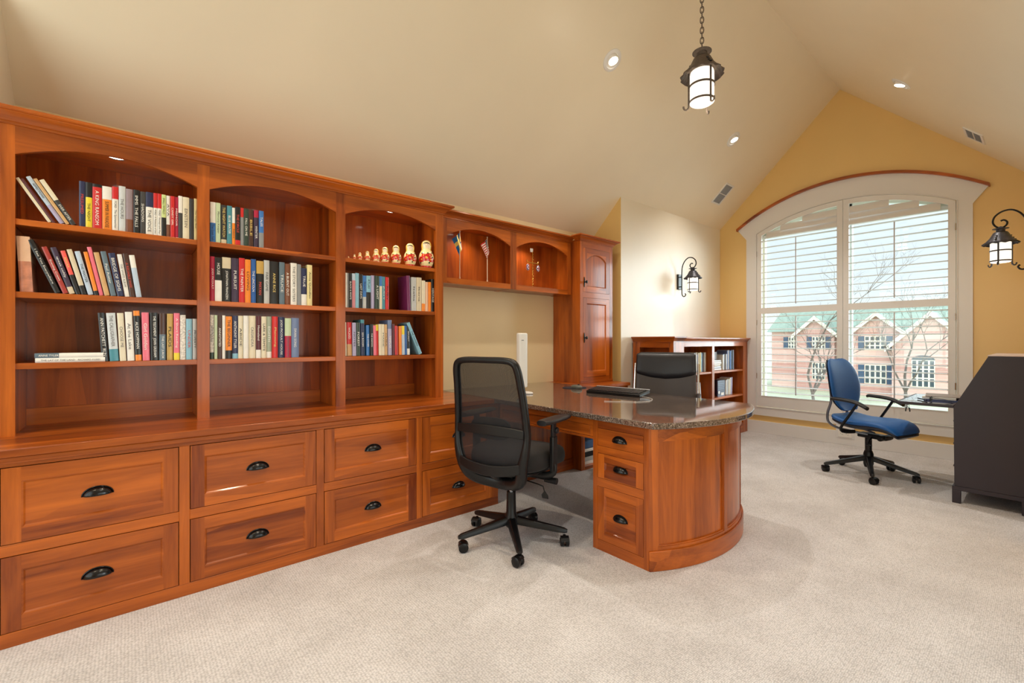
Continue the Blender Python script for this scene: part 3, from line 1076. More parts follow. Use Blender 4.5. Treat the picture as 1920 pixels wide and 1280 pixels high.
for z0, z1, ar, kz in ((0.842, 1.638, None, 1.237), (1.697, 2.138, 0.06, 1.792)):
    mb = MB([WX, WZ])
    panel_front(mb, TX0 + 0.047, TX1 - 0.052, z0, z1, 0, 0.055, 0.009, lambda a, d, z: (a, TY + d, z), mp=1, arch=ar)
    d = mb.build('door', tc_, smooth=0); d['org'] = tc_['org']
    m = MB(BLK)
    kx = TX0 + 0.060
    m.tube([(kx, TY - 0.004, kz - 0.05), (kx, TY - 0.005, kz - 0.03), (kx, TY - 0.006, kz), (kx, TY - 0.005, kz + 0.03), (kx, TY - 0.004, kz + 0.05)], [0.004, 0.008, 0.010, 0.008, 0.004], 10, flat=0.4, up=(0, 1, 0))
    m.cyl((kx, TY - 0.004, kz), (kx, TY - 0.028, kz), 0.006, seg=10)
    m.ell((kx, TY - 0.033, kz), 0.016, 0.008, 0.016, 14, 8)
    m.build('latch_knob', d)
crown('crown_molding', tc_, [(TX0, 3.11 - 0.062), (TX0, TY), (TX1, TY), (TX1, 3.35)], 2.197, 0.058, 0.06)
m = MB(WX); m.box(TX0, TX1, TY, 3.34, 2.2005, 2.215); m.build('top_board', tc_)

# ---- base cabinet below the cupboard, with an open shelf
rb = thing('open_base_cabinet', 'low cherry base cabinet with open shelf, seen through the desk kneehole', 'cabinet', (3.56, 3.07, 0))
m = MB([WZ, WX, BACKW])
m.box(3.20, 3.222, 2.79, 3.355, 0, 0.747); m.box(3.898, 3.92, 2.79, 3.355, 0, 0.747)
m.box(3.222, 3.898, 3.33, 3.35, 0, 0.747, 2)
m.box(3.222, 3.25, 2.79, 2.81, 0, 0.747); m.box(3.87, 3.898, 2.79, 2.81, 0, 0.747)
m.box(3.25, 3.87, 2.79, 2.81, 0, 0.03, 1); m.box(3.25, 3.87, 2.79, 2.81, 0.70, 0.747, 1)
m.box(3.222, 3.898, 2.811, 3.33, 0.012, 0.03, 1); m.box(3.222, 3.898, 2.80, 3.33, 0.40, 0.425, 1)
m.build('case', rb, smooth=0, bevel=0.001, bseg=1)
kp = thing('kneehole_panel', 'cherry wainscot panel at the back of the desk kneehole', 'panel', (2.64, 2.92, 0))
m = MB([WZ, WX])
m.box(2.0855, 3.1995, 2.90, 2.92, 0, 0.7495)
m.build('panel', kp, smooth=0)
m = MB(WX); m.box(2.0855, 3.1995, 2.885, 2.8995, 0, 0.10); m.build('skirting', kp, bevel=0.003)
m = MB(WX); m.box(3.292, 3.93, 2.765, 3.358, 0.749, ZC)
tag(m.build('wooden_countertop', None, bevel=0.004), 'short cherry counter end beneath the tall cupboard', 'countertop')

# ---- granite desk top
def arc_pts(xa, xb, y, sag, n=28):
    c = (xa + xb) / 2; h = (xb - xa) / 2
    Rr = (h * h + sag * sag) / (2 * sag)
    cy = y - sag + Rr
    a0 = math.atan2(y - cy, xa - c)
    a1 = math.atan2(y - cy, xb - c)
    return [(c + Rr * math.cos(a0 + (a1 - a0) * i / n), cy + Rr * math.sin(a0 + (a1 - a0) * i / n)) for i in range(n + 1)], (c, cy, Rr, a0, a1)
ap, _ = arc_pts(2.032, 3.20, 1.295, 0.178, 72)
m = MB(GRANITE)
m.prism([(2.032, 3.357)] + ap + [(3.215, 1.7), (3.225, 2.2), (3.29, 2.6), (3.29, 3.357)], 0.751, 0.7825, 'z')
tag(m.build('granite_desktop', None, bevel=0.004, bseg=2, smooth=16), 'polished brown granite peninsula desktop with a curved end', 'countertop')

# ---- curved desk pedestal
dk = thing('desk_pedestal', 'cherry desk pedestal with curved panelled end and three drawers', 'desk', (2.61, 1.5, 0))
ap2, (acx, acy, AR, A0, A1) = arc_pts(2.07, 3.15, 1.344, 0.154)
inn = [(acx + (AR - 0.012) * math.cos(A0 + (A1 - A0) * i / 28), acy + (AR - 0.012) * math.sin(A0 + (A1 - A0) * i / 28)) for i in range(29)]
m = MB([WZ, GAP])
m.prism([(2.092, 1.715)] + [(max(min(x, 3.128), 2.092), y) for x, y in inn] + [(3.128, 1.715)], 0, 0.7505, 'z')
m.build('body', dk, smooth=25)
def arcbox(mb, s0, s1, z0, z1, ro, ri, mi=0, n=12):
    pts = []
    for i in range(n + 1):
        a = A0 + (A1 - A0) * (s0 + (s1 - s0) * i / n); pts.append((acx + ro * math.cos(a), acy + ro * math.sin(a)))
    for i in range(n, -1, -1):
        a = A0 + (A1 - A0) * (s0 + (s1 - s0) * i / n); pts.append((acx + ri * math.cos(a), acy + ri * math.sin(a)))
    mb.prism(pts, z0, z1, 'z', mi)
m = MB([WZ, WX])
ri = AR - 0.0125
for a, b in ((0, 0.045), (0.482, 0.518), (0.955, 1)): arcbox(m, a, b, 0.0, 0.7506, AR, ri)
for a, b in ((0.045, 0.482), (0.518, 0.955)):
    arcbox(m, a, b, 0.682, 0.7506, AR, ri, 1); arcbox(m, a, b, 0.0, 0.122, AR, ri, 1)
    # thin bead round the panel
    for z0, z1 in ((0.674, 0.682), (0.122, 0.130)): arcbox(m, a, b, z0, z1, AR - 0.004, ri, 1)
    arcbox(m, a, a + 0.008, 0.13, 0.674, AR - 0.004, ri, 0, 2); arcbox(m, b - 0.008, b, 0.13, 0.674, AR - 0.004, ri, 0, 2)
m.build('curved_face_frame', dk, smooth=12)
m = MB(WX)
arcbox(m, 0.0, 1, 0.0, 0.105, AR + 0.010, AR + 0.0002, 0, 24)
m.build('plinth_molding', dk, bevel=0.003, smooth=25)
DX = 2.07
def side_drawers(xf, sgn):
    # face frame on the plane x = xf, facing -sgn x
    mb = MB([WZ, WY, GAP])
    def bx(y0, y1, z0, z1, mi): mb.box(min(xf, xf + sgn * 0.02), max(xf, xf + sgn * 0.02), y0, y1, z0, z1, mi)
    bx(1.682, 1.715, 0, 0.7502, 0); bx(1.344, 1.375, 0, 0.7502, 0)
    for a, b in ((0, 0.06), (0.368, 0.415), (0.558, 0.60), (0.702, 0.7502)): bx(1.375, 1.682, a, b, 1)
    mb.box(min(xf + sgn * 0.0205, xf + sgn * 0.0218), max(xf + sgn * 0.0205, xf + sgn * 0.0218), 1.375, 1.682, 0.06, 0.702, 2)
    mb.build('face_frame', dk, smooth=0)
    for z0, z1, flat in ((0.60, 0.702, True), (0.415, 0.558, False), (0.06, 0.368, False)):
        g = 0.002
        mb = MB([WY, WZ])
        if flat:
            mb.box(min(xf, xf + sgn * 0.02), max(xf, xf + sgn * 0.02), 1.375 + g, 1.682 - g, z0 + g, z1 - g)
        else:
            panel_front(mb, 1.375 + g, 1.682 - g, z0 + g, z1 - g, 0, 0.045, 0.009, lambda a, d, z: (xf + sgn * d, a, z), mp=0)
        o = mb.build('drawer', dk, smooth=0); o['org'] = dk['org']
        cup_pull(o, (xf + (0 if flat else sgn * 0.009), 1.5285, (z0 + z1) / 2 - 0.012), (0, 1, 0), (-sgn, 0, 0), wd=0.043, h=0.030, d=0.024)
side_drawers(DX, 1)
side_drawers(3.15, -1)
# ---- apron across the kneehole with a flat pencil drawer
kn = thing('desk_apron', 'cherry apron with a flat pencil drawer spanning the desk kneehole', 'desk', (2.09, 2.2, 0.63))
for xf, s_ in ((2.078, 1), (3.14, -1)):
    m = MB([WY, GAP])
    a, b = sorted((xf, xf + s_ * 0.02))
    ye = 2.597 if s_ == 1 else 2.78
    m.box(a, b, 1.7155, ye, 0.708, 0.7505); m.box(a, b, 1.7155, ye, 0.628, 0.642)
    m.box(a, b, 1.7155, 1.745, 0.642, 0.708); m.box(a, b, ye - 0.03, ye, 0.642, 0.708)
    a2, b2 = sorted((xf + s_ * 0.0205, xf + s_ * 0.025))
    m.box(a2, b2, 1.7155, ye, 0.63, 0.7505, 1)
    m.build('apron_frame', kn, smooth=0, bevel=0.001, bseg=1)
    m = MB(WY); a, b = sorted((xf + s_ * 0.001, xf + s_ * 0.02)); m.box(a, b, 1.747, ye - 0.032, 0.644, 0.706); m.build('pencil_drawer', kn, bevel=0.0015)

# ---- low bookcase along the left knee wall by the window
YB = 2.60
lb = thing('low_bookcase', 'low cherry bookcase beside the arched window, filled with books', 'bookcase', (5.4, 2.79, 0))
m = MB([WZ, WX, BACKW])
xs = [(4.47, 4.515), (5.342, 5.40), (6.20, 6.33)]
for a, b in xs: m.box(a, b, YB, YB + 0.02, 0, 1.195)
for a, b in ((4.47, 4.505), (5.352, 5.39), (6.21, 6.33)): m.box(a, b, YB + 0.0201, 2.96, 0, 1.195)
m.box(4.505, 6.21, 2.942, 2.956, 0.0, 1.195, 2)
for a, b in ((4.515, 5.342), (5.40, 6.20)):
    m.box(a, b, YB, YB + 0.02, 1.142, 1.195, 1); m.box(a, b, YB, YB + 0.02, 0, 0.13, 1)
    m.box(a - 0.01, b + 0.01, YB + 0.0202, 2.942, 0.11, 0.13, 1)
m.build('case', lb, smooth=0, bevel=0.001, bseg=1)
for (a, b) in ((4.507, 5.35), (5.392, 6.208)):
    for z in (0.838, 0.512):
        m = MB(WX); m.box(a, b, YB + 0.006, 2.941, z - 0.024, z); m.build('shelf', lb, bevel=0.002)
crown('crown_molding', lb, [(4.46, YB), (6.332, YB)], 1.195, 0.05, 0.04)
m = MB(WX); m.box(4.46, 6.332, YB, 2.96, 1.2005, 1.245); m.build('top_board', lb)

eb = thing('end_bookcase', 'narrow cherry end bookcase facing the desk, left of the low bookcase', 'bookcase', (4.35, 2.72, 0))
ex = 4.25
m = MB([WZ, WY, BACKW])
m.box(ex, ex + 0.018, 2.47, 2.522, 0, 1.20); m.box(ex, ex + 0.018, 2.875, 2.958, 0, 1.20)
m.box(ex + 0.0181, 4.458, 2.47, 2.49, 0, 1.20); m.box(ex + 0.0181, 4.458, 2.94, 2.958, 0, 1.20)
m.box(4.44, 4.458, 2.49, 2.94, 0, 1.20, 2)
m.box(ex, ex + 0.018, 2.522, 2.875, 1.135, 1.20, 1); m.box(ex, ex + 0.018, 2.522, 2.875, 0, 0.12, 1)
for z in (0.10, 0.47, 0.82): m.box(ex + 0.0182, 4.44, 2.49, 2.94, z - 0.02, z, 1)
m.build('case', eb, smooth=0, bevel=0.001, bseg=1)
crown('crown_molding', eb, [(ex, 2.958), (ex, 2.47), (4.455, 2.47)], 1.195, 0.056, 0.035, WY)
m = MB(WY); m.box(ex, 4.458, 2.47, 2.958, 1.2005, 1.25); m.build('top_board', eb)
# ================================================================ BOOKS
BC = {'cream': (226, 216, 190), 'maroon': (88, 28, 38), 'pale blue': (186, 204, 224), 'lavender': (176, 170, 204), 'tan': (206, 164, 112),
 'charcoal': (52, 52, 54), 'navy': (38, 46, 84), 'yellow': (236, 214, 52), 'black': (24, 24, 26), 'red': (206, 38, 40), 'orange': (240, 138, 40),
 'white': (236, 234, 228), 'silver': (206, 212, 216), 'mauve': (150, 134, 142), 'brown': (122, 74, 52), 'dark grey': (66, 66, 68), 'lime': (206, 222, 150),
 'crimson': (176, 30, 66), 'pale yellow': (232, 218, 160), 'face': (196, 128, 100), 'peach': (232, 190, 158), 'brick red': (168, 56, 48), 'plum': (62, 48, 72),
 'beige': (214, 200, 172), 'coral': (238, 92, 84), 'pink': (236, 116, 138), 'slate': (96, 116, 130), 'dark brown': (72, 44, 34), 'teal': (70, 140, 156),
 'gold': (196, 160, 84), 'dotted': (220, 214, 206), 'sky blue': (134, 186, 208), 'light grey': (190, 192, 192), 'blue': (58, 118, 190), 'pale green': (196, 214, 178),
 'dark green': (48, 66, 56), 'royal blue': (38, 92, 166), 'grey': (140, 144, 148), 'sage': (160, 170, 150), 'dusty pink': (204, 130, 138), 'purple': (112, 40, 88), 'slate blue': (110, 128, 168)}
BM = {}
def bmat(n):
    if n not in BM:
        BM[n] = mat('cover_' + n.replace(' ', '_'), rgb(*BC[n]), 0.35, coat=0.15, noise=0.06 if n not in ('face', 'dotted') else 0.35, nscale=25 if n != 'dotted' else 120)
    return BM[n]
PAGES = mat('book_pages', rgb(226, 214, 190), 0.8, noise=0.05, nscale=200)
TCOL = {'w': mat('ink_white', rgb(240, 238, 232), 0.5), 'k': mat('ink_black', rgb(30, 28, 30), 0.5), 'r': mat('ink_red', rgb(214, 70, 60), 0.5), 'y': mat('ink_yellow', rgb(232, 206, 120), 0.5), 'g': mat('ink_grey', rgb(92, 88, 88), 0.5), 'b': mat('ink_blue', rgb(50, 90, 150), 0.5)}

def book(x, y, z, w, h, d, base, head, foot, txt, tcol, lean=0.0, rot=None, name='book'):
    """spine faces -y in the book's own frame; origin at its lower left front corner"""
    names = [base]
    if head: names.append(head[0])
    if foot: names.append(foot[0])
    m = MB([bmat(q) for q in names])
    cuts = [0, h]
    if head: cuts.append(h * (1 - head[1]))
    if foot: cuts.append(h * foot[1])
    cuts = sorted(cuts)
    t = min(0.0022, w * 0.12)
    bulge = min(0.004, w * 0.16)
    for a, b in zip(cuts, cuts[1:]):
        mid = (a + b) / 2
        mi = 0
        if head and mid > h * (1 - head[1]): mi = 1
        elif foot and mid < h * foot[1]: mi = len(names) - 1
        # U-shaped cover: two boards and a slightly rounded spine
        outer = [(0, d), (0, bulge), (w * 0.2, bulge * 0.3), (w * 0.5, 0), (w * 0.8, bulge * 0.3), (w, bulge), (w, d)]
        inner = [(w - t, d), (w - t, bulge + t), (w / 2, t), (t, bulge + t), (t, d)]
        m.prism(outer + inner, a, b, 'z', mi)
    o = m.build(name, None, smooth=50)
    o.location = (x, y, z)
    if rot is None: o.rotation_euler = (0, -R(lean), 0)
    else: o.rotation_euler = rot
    g = MB(PAGES); g.box(t + 0.0002, w - t - 0.0002, bulge + t + 0.0005, d - 0.003, 0.003, h - 0.003)
    g.build('page_block', o, smooth=0)
    if txt:
        lo = h * foot[1] if foot and foot[1] < 0.6 else 0
        hi = h * (1 - head[1]) if head and head[1] < 0.6 else h
        span = (hi - lo) * 0.86
        hh = min(w * 0.46, 0.0135)
        ww = min(span, hh * 0.75 * len(txt) * 1.25)
        if ww < span * 0.5: ww = span * 0.5
        M = Matrix(((0, 1, 0, w / 2), (0, 0, -1, -0.0004), (-1, 0, 0, (lo + hi) / 2), (0, 0, 0, 1)))
        text_part(txt, hh, ww, None, TCOL.get(tcol or 'k', TCOL['k']), o, 'spine_title', M=M)
    return o

SHELVES = [
 ('top shelf of left bay',1.745,[
  (-0.284, 0.0129, 29.5, 0.207, 'cream', N, N, '', 'k'),
  (-0.2691, 0.0114, 29.9, 0.207, 'maroon', N, N, '', 'w'),
  (-0.2461, 0.0187, 31.3, 0.222, 'pale blue', N, ('lavender', 0.4), 'AFFECTIONS', 'k'),
  (-0.2254, 0.0147, 30.6, 0.216, 'tan', N, N, '', ''),
  (-0.2077, 0.0204, 30.6, 0.215, 'charcoal', ('cream', 0.45), N, 'EVER AFTER', 'w'),
  (-0.1822, 0.0216, 0, 0.217, 'navy', N, N, 'PRESUMED', 'r'),
  (-0.1594, 0.0232, 0, 0.216, 'yellow', ('black', 0.33), N, 'THE NIGHT', 'k'),
  (-0.1353, 0.0334, 0, 0.214, 'red', ('black', 0.07), N, 'A KING RANSOM', 'w'),
  (-0.1005, 0.035, 0, 0.21, 'orange', ('white', 0.3), N, 'SUMMER IN PARADISE', 'k'),
  (-0.0646, 0.0231, 0, 0.215, 'white', ('red', 0.28), N, 'FORD  The Sportswriter', 'k'),
  (-0.0401, 0.0258, 0, 0.224, 'silver', N, N, 'THE HOURS', 'g'),
  (-0.0133, 0.0267, 0, 0.216, 'mauve', N, ('brown', 0.3), '', 'k'),
  (0.0153, 0.0247, 0, 0.217, 'black', N, N, 'IMMS  THE FALLS', 'w'),
  (0.041, 0.0221, 0, 0.214, 'dark grey', N, N, 'SHADOWS', 'w'),
  (0.0641, 0.0294, 0, 0.217, 'white', ('navy', 0.35), N, 'THE VOICE', 'k'),
  (0.0945, 0.0162, 0, 0.217, 'white', ('red', 0.35), N, 'FORD  A Multitude of Sins', 'k'),
  (0.1112, 0.0158, 0, 0.217, 'white', ('red', 0.35), N, 'FORD  Women with Men', 'k'),
  (0.1275, 0.018, 0, 0.216, 'lime', N, ('black', 0.45), 'SMALL WORLD', 'k'),
  (0.1466, 0.0166, 0, 0.215, 'white', N, ('brown', 0.3), 'AVA', 'k'),
  (0.1642, 0.0173, 0, 0.215, 'red', N, N, 'CANDY GIRL', 'w'),
  (0.1821, 0.0154, 0, 0.215, 'crimson', N, N, 'MEMOIR', 'w'),
  (0.198, 0.0171, 0, 0.224, 'dark grey', ('white', 0.4), N, '', ''),
  (0.2162, 0.0287, 0, 0.222, 'cream', N, N, 'EINSTEIN', 'g'),
  (0.2465, 0.0176, 0, 0.219, 'charcoal', N, N, '', 'w'),
  (0.2652, 0.0144, 0, 0.223, 'pale yellow', N, N, 'The Virgin Blue', 'k'),
 ]),
 ('middle shelf of left bay',1.422,[
  (-0.3737, 0.0417, 2.6, 0.248, 'face', ('peach', 0.45), N, '', ''),
  (-0.2625, 0.0205, 20.9, 0.25, 'black', N, N, 'I See You Everywhere', 'w'),
  (-0.2358, 0.0188, 18.8, 0.22, 'brick red', N, N, 'Evening Crews', 'w'),
  (-0.2149, 0.0203, 16.9, 0.219, 'plum', N, ('beige', 0.15), 'speak softly', 'w'),
  (-0.1916, 0.0163, 15.1, 0.206, 'coral', N, ('black', 0.45), 'BREAK', 'y'),
  (-0.1728, 0.0186, 14.0, 0.214, 'beige', N, ('black', 0.2), '', ''),
  (-0.1506, 0.0198, 13.2, 0.208, 'pale blue', N, N, 'THE MASTER', 'k'),
  (-0.1278, 0.0147, 11.0, 0.207, 'orange', N, ('black', 0.1), '', ''),
  (-0.1109, 0.0157, 11.5, 0.233, 'pink', N, N, '', ''),
  (-0.092, 0.0196, 11.1, 0.209, 'tan', N, N, '', 'k'),
  (-0.0692, 0.0207, 10.2, 0.217, 'slate', N, N, 'Paul Auster', 'w'),
  (-0.0447, 0.0258, 9.4, 0.212, 'navy', N, N, 'BRIDGE OF SIGHS', 'w'),
  (-0.0166, 0.018, 8.3, 0.21, 'white', N, N, 'THE WHITE ALBUM', 'g'),
  (0.0033, 0.0197, 7.8, 0.216, 'dark brown', N, N, 'A RELIABLE WIFE', 'r'),
  (0.0264, 0.0219, 7.8, 0.211, 'pale blue', ('white', 0.3), N, '', 'b'),
 ]),
 ('lower shelf of left bay',1.103,[
  (-0.1019, 0.0258, 3.7, 0.236, 'black', N, N, 'ANN PATCHETT  RUN', 'w'),
  (-0.0724, 0.0337, 3.5, 0.236, 'silver', N, ('teal', 0.25), 'THE CALLIGRAPHER', 'g'),
  (-0.0354, 0.0245, 2.8, 0.237, 'cream', N, N, 'CHOOSE ME', 'g'),
  (-0.0072, 0.0278, 2.4, 0.244, 'white', N, N, 'At the Lake', 'g'),
  (0.024, 0.0243, 2.2, 0.251, 'black', ('orange', 0.1), ('orange', 0.12), 'ALICE HOFFMAN', 'w'),
  (0.0518, 0.0287, 1.2, 0.244, 'pink', N, N, 'Girl Golden', 'w'),
  (0.0845, 0.0313, 0.9, 0.244, 'black', N, N, 'THE TESTAMENT  JOHN GRISHAM', 'w'),
  (0.1183, 0.0262, 0, 0.243, 'slate', ('dark brown', 0.45), N, 'THE LAST JUROR', 'w'),
  (0.1492, 0.0261, 0, 0.242, 'gold', N, N, 'PLAIDS', 'k'),
  (0.1784, 0.0244, 0, 0.246, 'pink', N, ('yellow', 0.15), 'A Short Reading', 'w'),
  (0.2049, 0.0247, 0, 0.237, 'dotted', N, N, '', ''),
  (0.2313, 0.0256, 0, 0.218, 'sky blue', N, N, 'UNDER', 'r'),
  (0.2592, 0.0205, 0, 0.219, 'light grey', N, N, 'PROPERTY', 'k'),
 ]),
 ('top shelf of middle bay',1.747,[
  (0.3383, 0.0251, 0, 0.218, 'blue', ('white', 0.52), N, 'The Lost Salt', 'k'),
  (0.3639, 0.0219, 0, 0.218, 'pale green', N, N, 'Memory Keeper', 'k'),
  (0.3893, 0.0267, 0, 0.213, 'charcoal', N, ('beige', 0.1), 'THE NIGHT WATCH', 'y'),
  (0.4173, 0.0239, 0, 0.213, 'teal', N, N, 'BLUE WATER', 'w'),
  (0.4417, 0.0141, 0, 0.205, 'orange', ('white', 0.42), N, 'FURIOUS', 'k'),
  (0.4567, 0.0244, 0, 0.213, 'black', N, ('red', 0.12), 'THE CIRCLE', 'r'),
  (0.482, 0.0163, 0, 0.213, 'grey', ('red', 0.25), N, '', ''),
  (0.4996, 0.0235, 0, 0.213, 'dark green', N, N, 'FALL ON ME', 'w'),
  (0.5241, 0.0228, 0, 0.213, 'dark brown', N, N, 'BIBLE', 'y'),
  (0.5502, 0.0241, 0, 0.213, 'plum', ('crimson', 0.2), N, 'WINTER', 'w'),
  (0.5758, 0.0244, 0, 0.213, 'blue', N, ('grey', 0.4), 'TALES', 'w'),
 ]),
 ('middle shelf of middle bay',1.422,[
  (0.3375, 0.0221, 0, 0.245, 'crimson', N, N, 'JODI PICOULT', 'w'),
  (0.3599, 0.0325, 0, 0.241, 'black', N, ('white', 0.48), 'HOUSE', 'w'),
  (0.3942, 0.0421, 0, 0.247, 'black', ('beige', 0.25), N, 'JONATHAN FRANZEN', 'w'),
  (0.4385, 0.0343, 0, 0.247, 'plum', N, N, 'PURSUIT', 'w'),
  (0.475, 0.0288, 0, 0.252, 'red', N, N, 'THE PAINTER', 'w'),
  (0.5053, 0.0283, 0, 0.247, 'orange', N, N, 'LOVING', 'k'),
  (0.535, 0.0258, 0, 0.253, 'royal blue', N, N, 'THE LINCOLN', 'w'),
  (0.5632, 0.0379, 0, 0.246, 'black', ('gold', 0.3), N, 'MAYAN', 'r'),
  (0.6021, 0.0287, 0, 0.254, 'light grey', N, N, 'FAIR GAME', 'k'),
  (0.6323, 0.0489, 0, 0.252, 'black', N, N, 'ANNE RICE', 'y'),
  (0.6838, 0.0288, 0, 0.252, 'slate', N, N, 'TRUCE', 'w'),
  (0.7147, 0.0303, 0, 0.246, 'brown', N, N, 'A BURNT OUT', 'w'),
  (0.7465, 0.035, 0, 0.254, 'white', N, N, 'THE STORY SISTERS', 'g'),
  (0.7831, 0.0237, 0, 0.251, 'grey', N, N, '', ''),
  (0.8085, 0.0317, 0, 0.23, 'navy', N, ('white', 0.3), 'TRUE', 'w'),
  (0.8412, 0.0299, 0, 0.253, 'pale yellow', N, N, 'Anna Quindlen', 'k'),
 ]),
 ('lower shelf of middle bay',1.103,[
  (0.3375, 0.019, 0, 0.243, 'dotted', N, ('dark green', 0.15), 'NEW MOONS', 'k'),
  (0.3573, 0.0135, 0, 0.242, 'pale green', N, N, '', ''),
  (0.3722, 0.0216, 0, 0.241, 'dark brown', N, N, 'ANNOTATED', 'w'),
  (0.3946, 0.0147, 0, 0.242, 'white', N, N, '', 'r'),
  (0.4106, 0.0301, 0, 0.237, 'orange', N, ('black', 0.2), 'THE BEGINNER', 'k'),
  (0.443, 0.0279, 0, 0.242, 'navy', N, ('sky blue', 0.12), 'ANTHONY TYLER', 'w'),
  (0.4718, 0.0241, 0, 0.243, 'cream', N, N, 'ABIDE', 'k'),
  (0.4973, 0.0249, 0, 0.244, 'white', N, N, '', 'g'),
  (0.5236, 0.0362, 0, 0.245, 'cream', N, N, 'CASSANDRA', 'g'),
  (0.5613, 0.0252, 0, 0.244, 'maroon', N, ('white', 0.2), 'Homeland', 'w'),
  (0.5884, 0.0265, 0, 0.243, 'cream', N, N, 'LARK & TERMITE', 'k'),
  (0.6164, 0.0269, 0, 0.244, 'sage', N, ('white', 0.15), 'EIGHTH', 'w'),
  (0.6448, 0.0303, 0, 0.245, 'red', N, N, 'Plainsong', 'y'),
  (0.6766, 0.0365, 0, 0.243, 'navy', N, N, 'JODI PICOULT HOUSE', 'w'),
  (0.7147, 0.035, 0, 0.237, 'crimson', ('pale green', 0.45), N, 'Falling Home', 'g'),
  (0.7513, 0.0437, 0, 0.24, 'slate blue', N, N, 'SWAN SONG', 'w'),
 ]),
 ('middle shelf of right bay',1.422,[
  (1.0788, 0.0113, 0, 0.227, 'white', N, N, '', ''),
  (1.0911, 0.0079, 0, 0.226, 'grey', N, N, '', ''),
  (1.0995, 0.0213, 0, 0.226, 'black', N, N, 'BLACK & WHITE', 'w'),
  (1.1223, 0.021, 0, 0.227, 'dusty pink', ('pale blue', 0.2), N, '', ''),
  (1.1448, 0.0233, 0, 0.232, 'sky blue', N, N, '', 'k'),
  (1.1696, 0.0256, 0, 0.227, 'black', N, N, 'LAST DAYS', 'w'),
  (1.1968, 0.0233, 0, 0.22, 'blue', N, ('light grey', 0.35), 'ISLAND', 'k'),
  (1.2216, 0.0309, 0, 0.222, 'sky blue', N, ('black', 0.5), 'ATLAS', 'k'),
  (1.2546, 0.0228, 0, 0.227, 'lavender', N, N, '', ''),
  (1.279, 0.0311, 0, 0.226, 'dark green', N, N, 'A LIGHT', 'w'),
  (1.3112, 0.0184, 0, 0.226, 'cream', ('blue', 0.3), N, '', ''),
  (1.3308, 0.023, 0, 0.225, 'teal', N, N, 'JUDY', 'w'),
  (1.3554, 0.0243, 0, 0.224, 'red', N, N, 'RUBY', ''),
  (1.5228, 0.0266, 2.0, 0.249, 'purple', N, N, '', 'w'),
  (1.553, 0.0372, 0, 0.242, 'light grey', N, N, 'Italia', 'k'),
  (1.5932, 0.0427, 0, 0.244, 'beige', N, N, 'Iberia', 'k'),
  (1.6378, 0.0279, 0, 0.225, 'cream', N, ('orange', 0.25), '', ''),
  (1.6675, 0.0213, 0, 0.217, 'peach', N, N, '', ''),
  (1.6901, 0.024, 0, 0.218, 'orange', N, N, '', ''),
  (1.716, 0.03, 0, 0.243, 'black', N, N, 'HERITAGE', 'w'),
 ]),
 ('lower shelf of right bay',1.105,[
  (1.0788, 0.0078, 0.8, 0.22, 'cream', N, N, '', ''),
  (1.0906, 0.0312, 2.0, 0.221, 'red', N, ('tan', 0.35), 'WICKED', 'w'),
  (1.1248, 0.0246, 2.9, 0.219, 'lavender', N, N, 'NOTES', 'k'),
  (1.1519, 0.0254, 3.1, 0.22, 'dark green', N, N, 'FOREST', 'w'),
  (1.1829, 0.0237, 3.4, 0.241, 'navy', ('teal', 0.1), N, 'SEA ROOM', 'w'),
  (1.2211, 0.023, 6.4, 0.205, 'blue', N, N, 'THE OTHER', 'w'),
  (1.2462, 0.0211, 7.1, 0.211, 'black', N, N, 'THE KNOWN', 'w'),
  (1.2689, 0.0181, 7.4, 0.204, 'pink', N, N, '', ''),
  (1.2887, 0.0172, 8.0, 0.21, 'red', ('yellow', 0.2), N, '', ''),
  (1.3075, 0.02, 8.6, 0.214, 'cream', N, N, '', 'k'),
  (1.3291, 0.0191, 8.7, 0.214, 'cream', N, N, 'MADE', 'k'),
  (1.3499, 0.0198, 8.8, 0.213, 'tan', N, N, 'CUBA', 'k'),
  (1.3759, 0.029, 8.6, 0.244, 'lavender', ('slate blue', 0.25), N, 'TEMPLAR', 'w'),
  (1.4071, 0.0158, 7.7, 0.218, 'maroon', N, N, '', ''),
  (1.4252, 0.0153, 7.3, 0.205, 'red', N, N, '', 'y'),
  (1.4417, 0.0143, 7.4, 0.202, 'brick red', N, N, '', ''),
  (1.4577, 0.019, 7.4, 0.203, 'orange', N, N, '', ''),
  (1.4801, 0.0209, 7.1, 0.206, 'pale blue', ('yellow', 0.3), N, '', ''),
  (1.5028, 0.017, 7.0, 0.209, 'royal blue', N, N, '', ''),
  (1.5222, 0.0201, 7.6, 0.22, 'black', N, ('white', 0.2), 'SECRET', 'w'),
  (1.6157, 0.0276, 24.1, 0.246, 'sky blue', N, N, 'THE CLOSERS', 'k'),
 ]),
]

